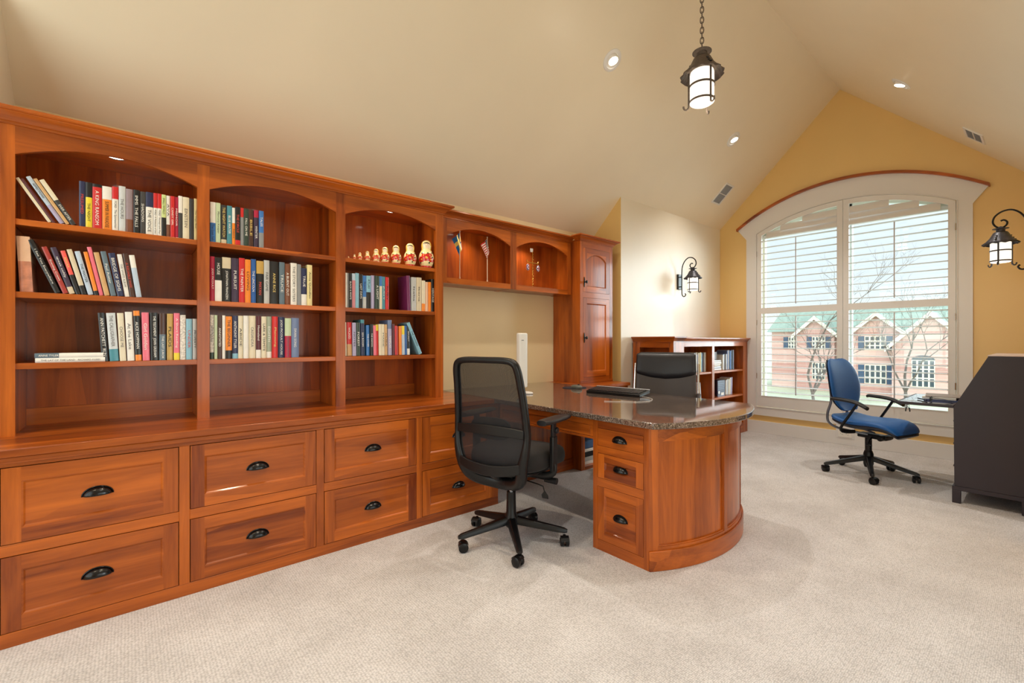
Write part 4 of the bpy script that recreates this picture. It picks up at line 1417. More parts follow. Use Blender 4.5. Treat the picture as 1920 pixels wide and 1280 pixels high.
def desc(b):
    base, head, foot = b[4], b[5], b[6]
    if base == 'face': return 'wide skin-toned photo-spined book'
    if base == 'dotted': base = 'black-and-white patterned'
    s = base + ' book'
    if head: s = base + ' book with ' + head[0] + ' head'
    elif foot: s = base + ' book with ' + foot[0] + ' foot'
    return s
def short(b):
    q = {'face': 'skin-toned', 'dotted': 'patterned'}.get(b[4], b[4])
    return q
used_labels = set()
ORD = ['first', 'second', 'third', 'fourth', 'fifth', 'sixth', 'seventh', 'eighth', 'ninth', 'tenth', 'eleventh', 'twelfth', 'thirteenth', 'fourteenth', 'fifteenth', 'sixteenth', 'seventeenth', 'eighteenth', 'nineteenth', 'twentieth', 'twenty-first', 'twenty-second', 'twenty-third', 'twenty-fourth', 'twenty-fifth']
def label_row(rows, where):
    out = []
    for i, b in enumerate(rows):
        L_ = short(rows[i - 1]) if i else None
        R_ = short(rows[i + 1]) if i < len(rows) - 1 else None
        if L_ and R_: rel = 'between the %s and %s ones' % (L_, R_)
        elif R_: rel = 'leftmost, beside a %s one' % R_
        else: rel = 'rightmost, beside a %s one' % L_
        s = '%s %s, %s' % (desc(b), rel, where)
        if len(s.split()) > 16:
            s = '%s %s, %s' % (short(b) + ' book', rel, where)
        if s in used_labels:
            s = '%s %s from left, %s' % (short(b) + ' book', ORD[i], where)
        used_labels.add(s)
        out.append(s)
    return out

rnd = random.Random(3)
for nm, z, rows in SHELVES:
    labels = label_row(rows, nm)
    prev = None
    for (b, lab) in zip(rows, labels):
        x, w_, a, h, base, head, foot, txt, tcn = b
        if prev is not None and a > prev[1] and x - prev[0] < 0.03 and prev[1] > 0: a = prev[1]
        prev = (x + w_, a)
        ca = math.cos(R(a))
        y = 2.955 + rnd.random() * 0.008
        o = book(x, y, z + 0.0003, w_ * ca * 0.985, h, 0.135 + rnd.random() * 0.02, base, head, foot, txt, tcn, lean=a)
        tag(o, lab, 'book', 'books on the ' + nm)
# two lying on the lower left shelf
lay = [('slate', ('white', 0.66), 'ANNE TYLER', 1.1248, 0.012, -0.328, 0.232, 'white book lettered ANNE TYLER lying on top of another, lower shelf of left bay', 'w'),
       ('white', None, 'THE LAY OF THE LAND   RICHARD FORD', 1.1033, 0.0, -0.326, 0.236, 'white book lying flat underneath another, lower shelf of left bay', 'g')]
for base, head, txt, z, _, x, L_, lab, tcn in lay:
    th = 0.0212
    o = book(x, 2.957, z + (0), th, L_, 0.15, base, head, None, '', None, rot=(0, R(90), 0))
    o.location = (x, 2.957, z + th)
    if head: # text on the dark part
        M = Matrix(((0, -1, 0, th / 2), (0, 0, -1, -0.0004), (1, 0, 0, 0.045), (0, 0, 0, 1)))
        text_part('ANNE TYLER', 0.0085, 0.065, None, TCOL['w'], o, 'spine_title', M=M)
    else:
        M = Matrix(((0, -1, 0, th / 2), (0, 0, -1, -0.0004), (1, 0, 0, L_ / 2), (0, 0, 0, 1)))
        text_part(txt, 0.0075, 0.2, None, TCOL['g'], o, 'spine_title', M=M)
    tag(o, lab, 'book', 'books on the lower shelf of left bay')

# ---- books in the low bookcase (seen from the desk side)
LOW = [
 ('upper left shelf, low bookcase', 0.8383, [(5.02, 'silver', .028, .215), (5.05, 'pale blue', .03, .225), (5.083, 'white', .022, .23), (5.108, 'slate blue', .026, .21), (5.137, 'cream', .03, .225), (5.17, 'pale yellow', .032, .232), (5.205, 'sky blue', .03, .225), (5.238, 'navy', .024, .22), (5.265, 'light grey', .026, .228), (5.294, 'beige', .034, .23)]),
 ('upper right shelf, low bookcase', 0.8383, [(5.76, 'white', .03, .19), (5.793, 'pale blue', .028, .2), (5.825, 'dark brown', .02, .2), (5.85, 'silver', .03, .2), (5.905, 'slate blue', .026, .245), (5.935, 'white', .02, .25), (5.96, 'blue', .03, .24), (5.993, 'navy', .03, .25), (6.027, 'slate', .03, .245), (6.06, 'lavender', .04, .25)]),
 ('lower right shelf, low bookcase', 0.5123, [(5.80, 'navy', .03, .19), (5.86, 'white', .03, .19), (5.893, 'silver', .03, .2), (5.93, 'cream', .032, .2), (5.968, 'white', .03, .215), (6.002, 'lavender', .034, .22)]),
 ('lower left shelf, low bookcase', 0.5123, [(5.17, 'white', .02, .2), (5.2, 'pale blue', .018, .2)]),
]
for nm, z, rows in LOW:
    R2 = [(0, 0, 0, 0, b[1], None, None) for b in rows]
    labels = label_row(R2, nm)
    for (x, base, w_, h), lab in zip(rows, labels):
        ln = 8 if 'lower left' in nm else (-3 if 'lower right' in nm else 0)
        o = book(x, 2.655 + rnd.random() * 0.02, z + (0.002 if ln < 0 else 0.0003), w_ * 0.96, h, 0.14, base, None, None, '', None, lean=ln)
        if ln < 0: o.location.z = z + math.sin(R(-ln)) * 0 + 0.0003 + 0.0017
        tag(o, lab, 'book', 'books on the ' + nm)
stack = ['white', 'pale blue', 'cream', 'white', 'light grey']
zz = 0.8385
nms = ['bottom', 'second', 'third', 'fourth', 'top']
for i, base in enumerate(stack):
    th = 0.024 + 0.003 * (i % 2)
    o = book(5.45, 2.66, zz + th, th, 0.26 - 0.012 * (i % 3), 0.17, base, None, None, '', None, rot=(0, R(90), 0))
    zz += th + 0.0006
    tag(o, '%s book lying flat, %s of the stack in the low bookcase' % (base, nms[i]), 'book', 'stacked books in the low bookcase')
o = book(5.49, 2.70, zz + 0.001, 0.19, 0.10, 0.16, 'dark brown', None, None, '', None)
o.name = 'storage_box'
tag(o, 'dark brown box resting on the flat stack in the low bookcase', 'box')
# face-out blue book
m = MB(bmat('navy'))
m.box(5.60, 5.785, 2.655, 2.675, 0.5125, 0.712)
o = m.build('book', None, bevel=0.001, org=(5.69, 2.665, 0.5125)); o.location = (5.69, 2.665, 0.5125)
m = MB(TCOL['w']); m.box(-0.0, 0.075, -0.0112, -0.0104, 0.012, 0.045); m.cyl((-0.055, -0.0112, 0.05), (-0.055, -0.0104, 0.05), 0.02, seg=20); m.build('printed_label', o)
m = MB(bmat('slate blue'));
for i in range(4): m.box(-0.075, 0.08, -0.0110, -0.0104, 0.09 + i * 0.022, 0.093 + i * 0.022)
m.build('cover_lettering', o)
tag(o, 'dark blue book facing outward with a white label, middle right shelf of low bookcase', 'book')

# ---- stored things in the open base cabinet
def simple(name, mb, label, cat, **k):
    o = mb.build(name, None, **k); return tag(o, label, cat)
m = MB(mat('blue_plastic_case', rgb(60, 96, 140), 0.35)); m.box(3.28, 3.60, 2.83, 3.10, 0.178, 0.26)
simple('storage_case', m, 'blue plastic case on top of the pile in the open base cabinet', 'case', bevel=0.012)
m = MB(WHITEM); m.box(3.27, 3.62, 2.83, 3.12, 0.150, 0.1775)
simple('storage_tray', m, 'white tray beneath the blue case in the open base cabinet', 'tray', bevel=0.004)
m = MB(PLAST); m.box(3.275, 3.61, 2.83, 3.12, 0.102, 0.1495)
simple('electronics_box', m, 'black flat box between white trays in the open base cabinet', 'box', bevel=0.006)
m = MB(mat('grey_plastic', rgb(170, 172, 170), 0.4)); m.box(3.28, 3.60, 2.83, 3.10, 0.062, 0.1015)
simple('paper_tray', m, 'grey tray near the bottom of the pile in the open base cabinet', 'tray', bevel=0.004)
m = MB(WHITEM); m.box(3.27, 3.63, 2.83, 3.12, 0.0305, 0.0615)
simple('paper_ream', m, 'white ream at the bottom of the pile in the open base cabinet', 'paper', bevel=0.002)

# ================================================================ NESTING DOLLS
DC = [mat('doll_cream', rgb(246, 226, 168), 0.2, coat=0.6), mat('doll_yellow', rgb(238, 196, 84), 0.2, coat=0.6), mat('doll_red', rgb(206, 34, 32), 0.2, coat=0.6),
      mat('doll_face', rgb(250, 224, 196), 0.2, coat=0.6), mat('doll_hair', rgb(40, 26, 20), 0.25), mat('doll_green', rgb(30, 74, 48), 0.2, coat=0.6), mat('doll_gold', rgb(238, 190, 90), 0.2, coat=0.6)]
def doll(x, y, z, h, lab):
    r = h * 0.27
    prof = [(0.0, 0), (0.62, 0), (0.70, 0.02), (0.74, 0.06), (0.90, 0.16), (0.99, 0.28), (1.0, 0.38), (0.93, 0.48), (0.78, 0.57), (0.665, 0.63), (0.64, 0.68), (0.67, 0.75), (0.68, 0.82), (0.62, 0.89), (0.47, 0.95), (0.25, 0.99), (0.0, 1.0)]
    P = smooth_path([(a, 0, b) for a, b in prof], 4)
    seg = 56
    m = MB(DC)
    rr = []
    for p in P:
        rr.append([(max(p.x, 0.0005) * r * math.cos(2 * PI * i / seg), max(p.x, 0.0005) * r * math.sin(2 * PI * i / seg), max(p.z, 0) * h) for i in range(seg)])
    m.rings(rr)
    # painted decoration; front is -y
    fl = [(0.02, 0.34, 0.135), (-0.26, 0.28, 0.10), (0.27, 0.27, 0.095), (0.20, 0.44, 0.075), (-0.18, 0.43, 0.06)]
    for f in m.bm.faces:
        c = f.calc_center_median(); u = c.x / (h * 0.5) * 0.5 / 0.5; v = c.z / h; front = c.y < 0
        uu = c.x / h
        mi = 0
        if v < 0.07: mi = 2
        elif v > 0.60: mi = 1 if not front else 0
        if not front and v <= 0.60 and v >= 0.07: mi = 2 if v < 0.5 else 1
        if front:
            d = math.hypot(uu / 0.135, (v - 0.795) / 0.115)
            if v > 0.62:
                mi = 1 if abs(uu) > 0.13 else 0
                if d < 1.0: mi = 4 if v > 0.855 - abs(uu) * 0.1 and d > 0.55 else 3
                if v > 0.93: mi = 0
            elif v > 0.07:
                for k, (a, b, q) in enumerate(fl):
                    dd = math.hypot(uu - a * 0.62, v - b)
                    if dd < q: mi = 2
                    if dd < q * 0.3: mi = 6
                for a, b in ((-0.14, 0.5), (0.05, 0.505), (0.2, 0.52), (-0.2, 0.17), (0.1, 0.165), (0.22, 0.36)):
                    if math.hypot(uu - a, v - b) < 0.028: mi = 5
        f.material_index = mi
    o = m.build('nesting_doll', None, smooth=80)
    o.location = (x, y, z)
    o.rotation_euler = (0, 0, R(-38 + 8))
    if h > 0.03:
        e_ = MB(DC[4])
        for s_ in (-1, 1):
            e_.ell((s_ * 0.045 * h, -0.170 * h, 0.815 * h), 0.015 * h, 0.012 * h, 0.011 * h, 10, 6)
            e_.tube([(s_ * 0.07 * h, -0.158 * h, 0.838 * h), (s_ * 0.045 * h, -0.172 * h, 0.845 * h), (s_ * 0.025 * h, -0.177 * h, 0.838 * h)], 0.004 * h, 5)
        e_.build('eyes', o)
        e_ = MB(DC[2]); e_.ell((0, -0.182 * h, 0.762 * h), 0.015 * h, 0.006 * h, 0.006 * h, 10, 6); e_.build('mouth', o)
    return tag(o, lab, 'nesting doll', 'nesting dolls lined up by size')
NAMES = ['tiniest red and cream doll at the left end of the nesting doll row', 'second smallest nesting doll, next to the tiniest', 'third smallest nesting doll, standing left of a slightly bigger one', 'fourth smallest nesting doll with a small red flower', 'middle-sized nesting doll, fifth in the row', 'fourth largest nesting doll with red flowers on its apron', 'third largest nesting doll, yellow scarf and red flowers', 'second largest nesting doll, beside the largest at the right', 'largest nesting doll, yellow scarf and red flowers, right end of the row']
for (x, h, lab) in zip([1.107, 1.147, 1.184, 1.236, 1.298, 1.362, 1.445, 1.555, 1.688], [.018, .036, .052, .068, .092, .113, .136, .166, .206], NAMES):
    doll(x, 2.985, 1.7453, h, lab)

# ================================================================ FLAGS AND ORNAMENT
def flag_mat_us():
    m = bpy.data.materials.new('stars_and_stripes'); m.use_nodes = True
    nt = m.node_tree; b = nt.nodes['Principled BSDF']; b.inputs['Roughness'].default_value = 0.7
    return m
def drape(name, parent, x, y, ztop, w, h, cols, fn):
    """little cloth flag hanging in folds from the top of its stick"""
    m = MB(cols)
    nu, nv = 26, 26
    V = []
    for j in range(nv + 1):
        v = j / nv
        row = []
        for i in range(nu + 1):
            u = i / nu
            # diamond-shaped droop: the free corner falls down
            px = -w * u * (0.55 + 0.45 * (1 - v)) * math.cos(0.35) * 0.75 + v * 0.022
            pz = -h * v - w * u * 0.55
            py = 0.016 * math.sin(u * 9 + v * 2) * u
            row.append((x + px + 0.012 * u, y + py, ztop + pz))
        V.append([m.bm.verts.new(p) for p in row])
    for j in range(nv):
        for i in range(nu):
            f = m.bm.faces.new([V[j][i], V[j][i + 1], V[j + 1][i + 1], V[j + 1][i]])
            f.material_index = fn((i + 0.5) / nu, (j + 0.5) / nv)
    return m.build(name, parent, smooth=80, solid=0.0012)
CB, CG, CW, CR_ = mat('cloth_blue', rgb(40, 110, 170), 0.7), mat('cloth_gold', rgb(238, 204, 110), 0.7), mat('cloth_white', rgb(238, 234, 226), 0.7), mat('cloth_red', rgb(196, 44, 52), 0.7)
CN = mat('cloth_navy', rgb(44, 56, 96), 0.7)
STICK = mat('pale_stick', rgb(226, 206, 178), 0.5)
def flag(x, lab, cols, fn, ztop, w, h):
    y = 3.20
    t = thing('table_flag', lab, 'flag', (x, y, 1.7125), group='small flags on sticks in the display cabinet')
    m = MB(STICK); m.cyl((x, y, 1.716), (x, y, ztop + 0.008), 0.0035, seg=8); m.ell((x, y, ztop + 0.012), 0.006, 0.006, 0.008, 8, 6); m.build('stick', t)
    m = MB(STICK); m.lathe([(0.001, 0.0), (0.022, 0.0), (0.022, 0.006), (0.006, 0.012), (0.006, 0.03)], (x, y, 1.7127), 20); m.build('base', t)
    drape('cloth', t, x, y, ztop, w, h, cols, fn)
def f_blue(u, v):
    if abs(v - 0.42) < 0.13 or abs(u - 0.38) < 0.12: return 1
    return 2 if (v > 0.6 and u < 0.26) else 0
def f_us(u, v):
    if u < 0.42 and v < 0.54:
        return 2 if (int(u * 26) % 2 == 0 and int(v * 26) % 3 == 0) else 0
    return 1 if int(v * 13) % 2 == 0 else 2
flag(2.127, 'blue and gold flag on a white stick in the left display opening', [CB, CG, CW], f_blue, 2.118, 0.12, 0.135)
flag(2.418, 'small striped red, white and blue flag on a stick in the display cabinet', [CN, CR_, CW], f_us, 2.108, 0.11, 0.125)
GOLD = mat('polished_gold', rgb(226, 186, 96), 0.25, 0.9)
ox, oy = 2.955, 3.19
t = thing('ornament_stand', 'gold T-shaped ornament stand with two colourful hanging ornaments in the display cabinet', 'ornament', (ox, oy, 1.7125))
m = MB(GOLD)
m.lathe([(0.001, 0), (0.028, 0), (0.028, 0.005), (0.008, 0.010), (0.0045, 0.02)], (ox, oy, 1.7127), 20)
hx = []
for i in range(90):
    z = 1.73 + i * 0.0037; a = i * 0.9
    hx.append((ox + 0.0035 * math.cos(a), oy + 0.0035 * math.sin(a), z))
m.tube(hx, 0.0035, 6)
m.build('post', t)
m = MB(GOLD); m.tube(smooth_path([(ox - 0.075, oy, 1.975), (ox - 0.065, oy, 1.955), (ox, oy, 1.952), (ox + 0.065, oy, 1.955), (ox + 0.075, oy, 1.975)], 4), 0.005, 8); m.build('crossbar', t)
m = MB(WHITEM); m.box(ox - 0.032, ox + 0.004, oy - 0.002, oy, 2.055, 2.09); m.build('paper_tag', t)
for s_ in (-1, 1):
    m = MB([mat('orn_white', rgb(236, 232, 236), 0.3), mat('orn_red', rgb(196, 40, 70), 0.3), mat('orn_blue', rgb(50, 70, 150), 0.3), mat('orn_green', rgb(60, 130, 80), 0.3)])
    c = (ox + s_ * 0.066, oy - 0.004, 1.905)
    m.ell(c, 0.021, 0.011, 0.032, 18, 14)
    for f in m.bm.faces:
        p = f.calc_center_median() - Vector(c)
        f.material_index = int((math.sin(p.x * 300 + s_) + math.cos(p.z * 260)) * 1.3 + 2) % 4
    m.build('mask_ornament', t)
    m = MB(GOLD); m.cyl((c[0], c[1], 1.936), (c[0], c[1], 1.955), 0.0018, seg=6); m.build('hanger', t)

# ================================================================ THINGS ON THE DESK
ZG = 0.7828
t = thing('desk_lamp', 'tall white folding desk lamp on the granite near the wall', 'lamp', (2.44, 2.72, ZG))
m = MB(WHITEM)
lx, ly = 2.43, 2.75
m.prism([(lx + 0.04 * math.cos(a) * 1.0, ly - 0.045 + 0.075 * math.sin(a)) for a in [2 * PI * i / 28 for i in range(28)]], ZG, ZG + 0.014, 'z')
m.build('base', t, bevel=0.004)
m = MB(WHITEM); m.cyl((lx, ly - 0.02, ZG + 0.014), (lx, ly - 0.02, ZG + 0.05), 0.010); m.build('neck', t)
m = MB(WHITEM)
m.prism([(lx + (0.045 if abs(math.cos(a)) < 2 else 0) * math.copysign(abs(math.cos(a)) ** 0.5, math.cos(a)), ly + 0.028 * math.copysign(abs(math.sin(a)) ** 0.6, math.sin(a))) for a in [2 * PI * i / 36 for i in range(36)]], ZG + 0.045, 1.268, 'z')
m.build('lamp_head', t, bevel=0.01, bseg=3)
m = MB(mat('print_grey', rgb(110, 110, 114), 0.5)); m.box(lx - 0.03, lx - 0.005, ly - 0.0292, ly - 0.0275, 1.208, 1.213); m.build('printed_mark', t)
m = MB(PLAST); m.tube(smooth_path([(lx - 0.06, ly - 0.1, ZG + 0.012), (lx - 0.085, ly - 0.06, ZG + 0.08), (lx - 0.08, ly - 0.03, ZG + 0.16), (lx - 0.05, ly - 0.01, ZG + 0.2)], 5), 0.004, 8); m.build('power_cord', t)

m = MB(mat('mouse_pad_black', rgb(36, 32, 44), 0.75)); m.prism([(3.06 + 0.115 * math.cos(a), 2.75 + 0.10 * math.sin(a)) for a in [2 * PI * i / 36 for i in range(36)]], ZG, ZG + 0.004, 'z')
tag(m.build('mouse_pad', None, bevel=0.001), 'round dark mouse pad on the granite desktop', 'mouse pad')
t = thing('computer_mouse', 'dark grey computer mouse resting on the round pad', 'mouse', (3.00, 2.68, ZG + 0.004))
m = MB(mat('mouse_grey', rgb(96, 96, 88), 0.35)); m.ell((3.02, 2.69, ZG + 0.014), 0.032, 0.056, 0.022, 22, 12, p=0.8); m.build('shell', t)
m = MB(PLAST); m.cyl((3.013, 2.665, ZG + 0.034), (3.027, 2.665, ZG + 0.034), 0.008, seg=12); m.build('scroll_wheel', t)
# keyboard, raised on its feet
KM = Matrix.Translation((2.95, 2.20, ZG + 0.012)) @ Matrix.Rotation(R(-83), 4, 'Z') @ Matrix.Rotation(R(7), 4, 'X')
t = thing('keyboard', 'black keyboard with silver upper edge lying on the granite desktop', 'keyboard', (2.95, 2.20, ZG))
m = MB(PLAST); m.box(-0.235, 0.235, -0.085, 0.085, -0.003, 0.020, M=KM); m.build('body', t, bevel=0.004)
m = MB(PLAST2)
for r_ in range(5):
    for k in range(17):
        m.box(-0.225 + k * 0.0262, -0.225 + k * 0.0262 + 0.022, -0.065 + r_ * 0.027, -0.065 + r_ * 0.027 + 0.022, 0.020, 0.026, M=KM)
o = m.build('keys', t, bevel=0.001, bseg=1)
m = MB(mat('silver_plastic', rgb(196, 198, 204), 0.3, 0.4)); m.box(-0.235, 0.235, 0.075, 0.086, 0.0205, 0.027, M=KM); m.build('silver_trim', t, bevel=0.001)
m = MB(WHITEM)
m.tube(smooth_path([(2.93, 1.965, ZG + 0.006), (2.90, 1.86, ZG + 0.003), (2.80, 1.80, ZG + 0.003), (2.70, 1.80, ZG + 0.003), (2.62, 1.86, ZG + 0.003), (2.52, 1.99, ZG + 0.003)], 6), 0.0014, 6)
tag(m.build('cable', None), 'thin white cable curving over the granite beside the keyboard', 'cable')

# ================================================================ CHAIRS
def caster(t, x, y, a, r=0.028, name='caster'):
    m = MB(PLAST)
    ca, sa = math.cos(a), math.sin(a)
    D = Vector((ca, sa, 0)); S_ = Vector((-sa, ca, 0)); C0 = Vector((x, y, r)) 
    for s_ in (-1, 1):
        c = C0 + D * 0.012
        m.tube([c + S_ * (s_ * 0.006), c + S_ * (s_ * 0.010), c + S_ * (s_ * 0.022), c + S_ * (s_ * 0.027)], [r * 0.9, r, r, r * 0.72], 20)
    m.cyl((x, y, r), (x, y, r + 0.034), 0.0085, seg=10)
    m.box(-0.012, 0.012, -0.005, 0.005, 0, 0.02, M=Matrix.Translation((x, y, r - 0.002)) @ Matrix.Rotation(a, 4, 'Z'))
    # hood
    hood = []
    for s_ in (-1, 1):
        hood.append([C0 + D * (0.012 + (r + 0.004) * math.cos(q)) + Vector((0, 0, (r + 0.004) * math.sin(q))) + S_ * (s_ * 0.024) for q in [R(20 + 14 * k) for k in range(10)]])
    m.rings(hood, cap=False, closed=False)
    return m.build(name, t)
def star_base(t, ang0, rad, zh, ze, mtl, r_c=0.028, wide=0.030, spread=1.0):
    for k in range(5):
        a = R(ang0 + 72 * k)
        ca, sa = math.cos(a), math.sin(a)
        m = MB(mtl)
        rr = []
        for f in (0.0, 0.15, 0.5, 0.85, 1.0, 1.06):
            d = 0.02 + (rad - 0.02) * f
            zc = zh + (ze - zh) * (f ** 0.9)
            wd = wide * (1.0 - 0.42 * f) * (0.6 if f > 1.02 else 1)
            hh = 0.022 * (1 - 0.38 * f) * (0.6 if f > 1.02 else 1)
            ring = []
            for (u, v) in ((-1, -0.8), (-0.8, -1), (0.8, -1), (1, -0.8), (0.85, 0.5), (0.5, 1), (-0.5, 1), (-0.85, 0.5)):
                ring.append((d * ca - u * wd * sa, d * sa + u * wd * ca, zc + v * hh))
            rr.append(ring)
        m.rings(rr)
        m.build('base_arm', t)
        caster(t, rad * ca, rad * sa, a + 0.9 + k, r_c)

FAB = mat('black_seat_fabric', rgb(24, 21, 21), 0.85, sheen=0.05, noise=0.15, nscale=300, bump=0.3)
def mesh_mat():
    m = bpy.data.materials.new('black_mesh_fabric'); m.use_nodes = True
    nt = m.node_tree; L = nt.links.new
    b = nt.nodes['Principled BSDF']; b.inputs['Base Color'].default_value = rgb(24, 22, 26); b.inputs['Roughness'].default_value = 0.7
    t = nt.nodes.new('ShaderNodeTexCoord'); v = nt.nodes.new('ShaderNodeTexChecker'); v.inputs['Scale'].default_value = 420
    L(t.outputs['Object'], v.inputs['Vector'])
    mr_ = nt.nodes.new('ShaderNodeMapRange'); mr_.inputs[3].default_value = 1.0; mr_.inputs[4].default_value = 0.70
    L(v.outputs['Fac'], mr_.inputs[0]); L(mr_.outputs[0], b.inputs['Alpha'])
    return m
MESHF = mesh_mat()

def cushion(mb, x0, x1, w0, w1, zt, zb, front_drop=0.05, mi=0, n=14, crown_=0.012, p=3.2):
    """seat pad: superellipse plan, domed top, rolled front edge; x forward"""
    cx, lx_ = (x0 + x1) / 2, (x1 - x0) / 2
    rr = []
    seg = 40
    def ring(s, z, drop):
        out = []
        for i in range(seg):
            a = 2 * PI * i / seg
            c, s_ = math.cos(a), math.sin(a)
            u = math.copysign(abs(c) ** (2 / p), c); v = math.copysign(abs(s_) ** (2 / p), s_)
            wloc = w0 + (w1 - w0) * (u + 1) / 2
            x = cx + lx_ * u * s; y = wloc * v * s
            f = max(0, (x - cx) / lx_)
            out.append((x, y, z - drop * f ** 2.5))
        return out
    h = zt - zb
    for s, z in ((0.02, zb), (0.9, zb), (0.97, zb + h * 0.12), (1.0, zb + h * 0.4), (0.995, zb + h * 0.65), (0.96, zb + h * 0.88), (0.88, zt), (0.6, zt + crown_ * 0.5), (0.3, zt + crown_ * 0.2), (0.02, zt)):
        rr.append(ring(s, z, front_drop))
    mb.rings(rr, mi)

# ---- black mesh task chair at the desk
def task_chair():
    t = thing('office_chair', 'black mesh-backed office chair with lumbar bar and adjustable arms at the desk', 'chair', (1.755, 2.084, 0), R(17), world=False)
    star_base(t, 22 - 17, 0.318, 0.135, 0.088, PLAST)
    m = MB(PLAST); m.lathe([(0.001, 0.09), (0.03, 0.09), (0.043, 0.11), (0.043, 0.15), (0.030, 0.175), (0.027, 0.30), (0.001, 0.30)], seg=28); m.build('hub', t)
    m = MB(CHROME); m.cyl((0, 0, 0.29), (0, 0, 0.385), 0.014, seg=20); m.build('gas_lift', t)
    m = MB(PLAST); m.box(-0.10, 0.12, -0.065, 0.065, 0.385, 0.445); m.cyl((-0.06, -0.10, 0.40), (-0.06, 0.10, 0.40), 0.022, seg=16); m.build('tilt_mechanism', t, bevel=0.008)
    m = MB(FAB); cushion(m, -0.19, 0.355, 0.245, 0.255, 0.572, 0.462, 0.055); m.build('seat', t, smooth=60)
    m = MB(PLAST); cushion(m, -0.18, 0.28, 0.21, 0.22, 0.464, 0.436, 0.03); m.build('seat_pan', t, smooth=60)
    # levers
    m = MB(PLAST); m.cyl((0.02, -0.06, 0.405), (0.03, -0.24, 0.40), 0.0055, seg=8); m.cyl((0.03, -0.215, 0.40), (0.033, -0.29, 0.398), 0.016, 0.019, seg=18); m.build('tension_knob', t)
    m = MB(PLAST); m.tube([(-0.03, -0.06, 0.40), (-0.03, -0.20, 0.385), (-0.03, -0.235, 0.378), (-0.03, -0.245, 0.345)], 0.0035, 6); m.build('height_lever', t)
    m = MB(PLAST); m.prism([(-0.268, 0.312), (-0.232, 0.312), (-0.226, 0.33), (-0.244, 0.355), (-0.266, 0.33)], -0.034, -0.026, 'x'); m.build('lever_tag', t, bevel=0.001)
    # back frame: one wide loop
    def bx(z):   # side profile of the back: lumbar curve, leaning back
        pts = [(0.375, -0.11), (0.41, -0.17), (0.46, -0.20), (0.55, -0.222), (0.68, -0.208), (0.80, -0.215), (0.95, -0.240), (1.10, -0.272)]
        for (a, b), (c, d) in zip(pts, pts[1:]):
            if z <= c: return b + (d - b) * (z - a) / (c - a)
        return pts[-1][1]
    half = [(0.000, 1.098), (0.126, 1.097), (0.184, 1.085), (0.207, 1.045), (0.217, 0.95), (0.226, 0.85), (0.233, 0.75), (0.237, 0.68), (0.229, 0.60), (0.212, 0.53), (0.200, 0.48), (0.176, 0.432), (0.126, 0.402), (0.063, 0.387), (0.000, 0.382)]
    loop = [(bx(z), y, z) for y, z in half] + [(bx(z), -y, z) for y, z in half[-2:0:-1]]
    path = smooth_path(loop, 5, closed=True)
    m = MB(PLAST)
    rr = []
    n = len(path)
    for i in range(n):
        p = path[i]; d = (path[(i + 1) % n] - path[i - 1]).normalized()
        u = Vector((1, 0, 0)) - d * d.x; u.normalize()
        s_ = d.cross(u)
        k = 0.018 + 0.015 * max(0, min(1, (0.66 - p.z) / 0.2))
        rr.append([p + s_ * (k * math.copysign(abs(math.cos(q)) ** 0.7, math.cos(q))) + u * (0.022 * math.copysign(abs(math.sin(q)) ** 0.7, math.sin(q))) for q in [2 * PI * j / 12 for j in range(12)]])
    vr = [[m.bm.verts.new(q) for q in g] for g in rr]; vr.append(vr[0])
    for a, b in zip(vr, vr[1:]):
        for k in range(12): m.bm.faces.new([a[k], a[(k + 1) % 12], b[(k + 1) % 12], b[k]])
    m.build('back_frame', t, smooth=60)
    def cross(z, hw, hh, bow, name, thick=0.012, mtl=PLAST, dx=0.0):
        m = MB(mtl); rr = []
        for i in range(21):
            f = -1 + 2 * i / 20
            y = hw * f; zz_ = z + bow * (1 - f * f)
            x = bx(z) - 0.012 - 0.020 * (1 - f * f) + dx
            hk = hh * (1 - 0.12 * f * f)
            rr.append([(x - thick, y, zz_ - hk), (x - thick, y, zz_ + hk), (x, y, zz_ + hk * 1.05), (x, y, zz_ - hk * 1.05)])
        m.rings(rr); return m.build(name, t, bevel=0.004)
    cross(0.700, 0.226, 0.027, 0.010, 'lumbar_bar')
    cross(0.515, 0.205, 0.030, -0.03, 'lower_crossbar')
    m = MB(PLAST2)
    m.prism([(0.135 * math.copysign(abs(math.cos(a)) ** 0.6, math.cos(a)), 0.713 + 0.062 * math.copysign(abs(math.sin(a)) ** 0.75, math.sin(a))) for a in [2 * PI * i / 36 for i in range(36)]], bx(0.71) - 0.010, bx(0.71) + 0.004, 'x')
    m.build('lumbar_pad', t, bevel=0.004)
    # mesh
    m = MB(MESHF)
    def hwid(z):
        q = [(0.363, 0.000), (0.40, 0.158), (0.47, 0.197), (0.53, 0.210), (0.60, 0.229), (0.68, 0.237), (0.75, 0.233), (0.85, 0.226), (0.95, 0.217), (1.045, 0.207), (1.085, 0.181), (1.098, 0.126)]
        for (a, b), (c, d) in zip(q, q[1:]):
            if z <= c: return b + (d - b) * (z - a) / (c - a)
        return 0.12
    rows = []
    for j in range(25):
        z = 0.495 + (1.092 - 0.495) * j / 24
        hw_ = hwid(z) - 0.004
        rows.append([(bx(z) + 0.004 - 0.022 * (1 - (2 * i / 20 - 1) ** 2), -hw_ + 2 * hw_ * i / 20, z) for i in range(21)])
    m.rings(rows, cap=False, closed=False)
    m.build('mesh_panel', t, smooth=80)
    # spine link from the mechanism to the back
    m = MB(PLAST); m.tube(smooth_path([(-0.05, 0, 0.415), (-0.11, 0, 0.41), (-0.17, 0, 0.43), (-0.205, 0, 0.49)], 4), 0.03, 10, flat=0.5, up=(0, 0, 1)); m.build('back_link', t)
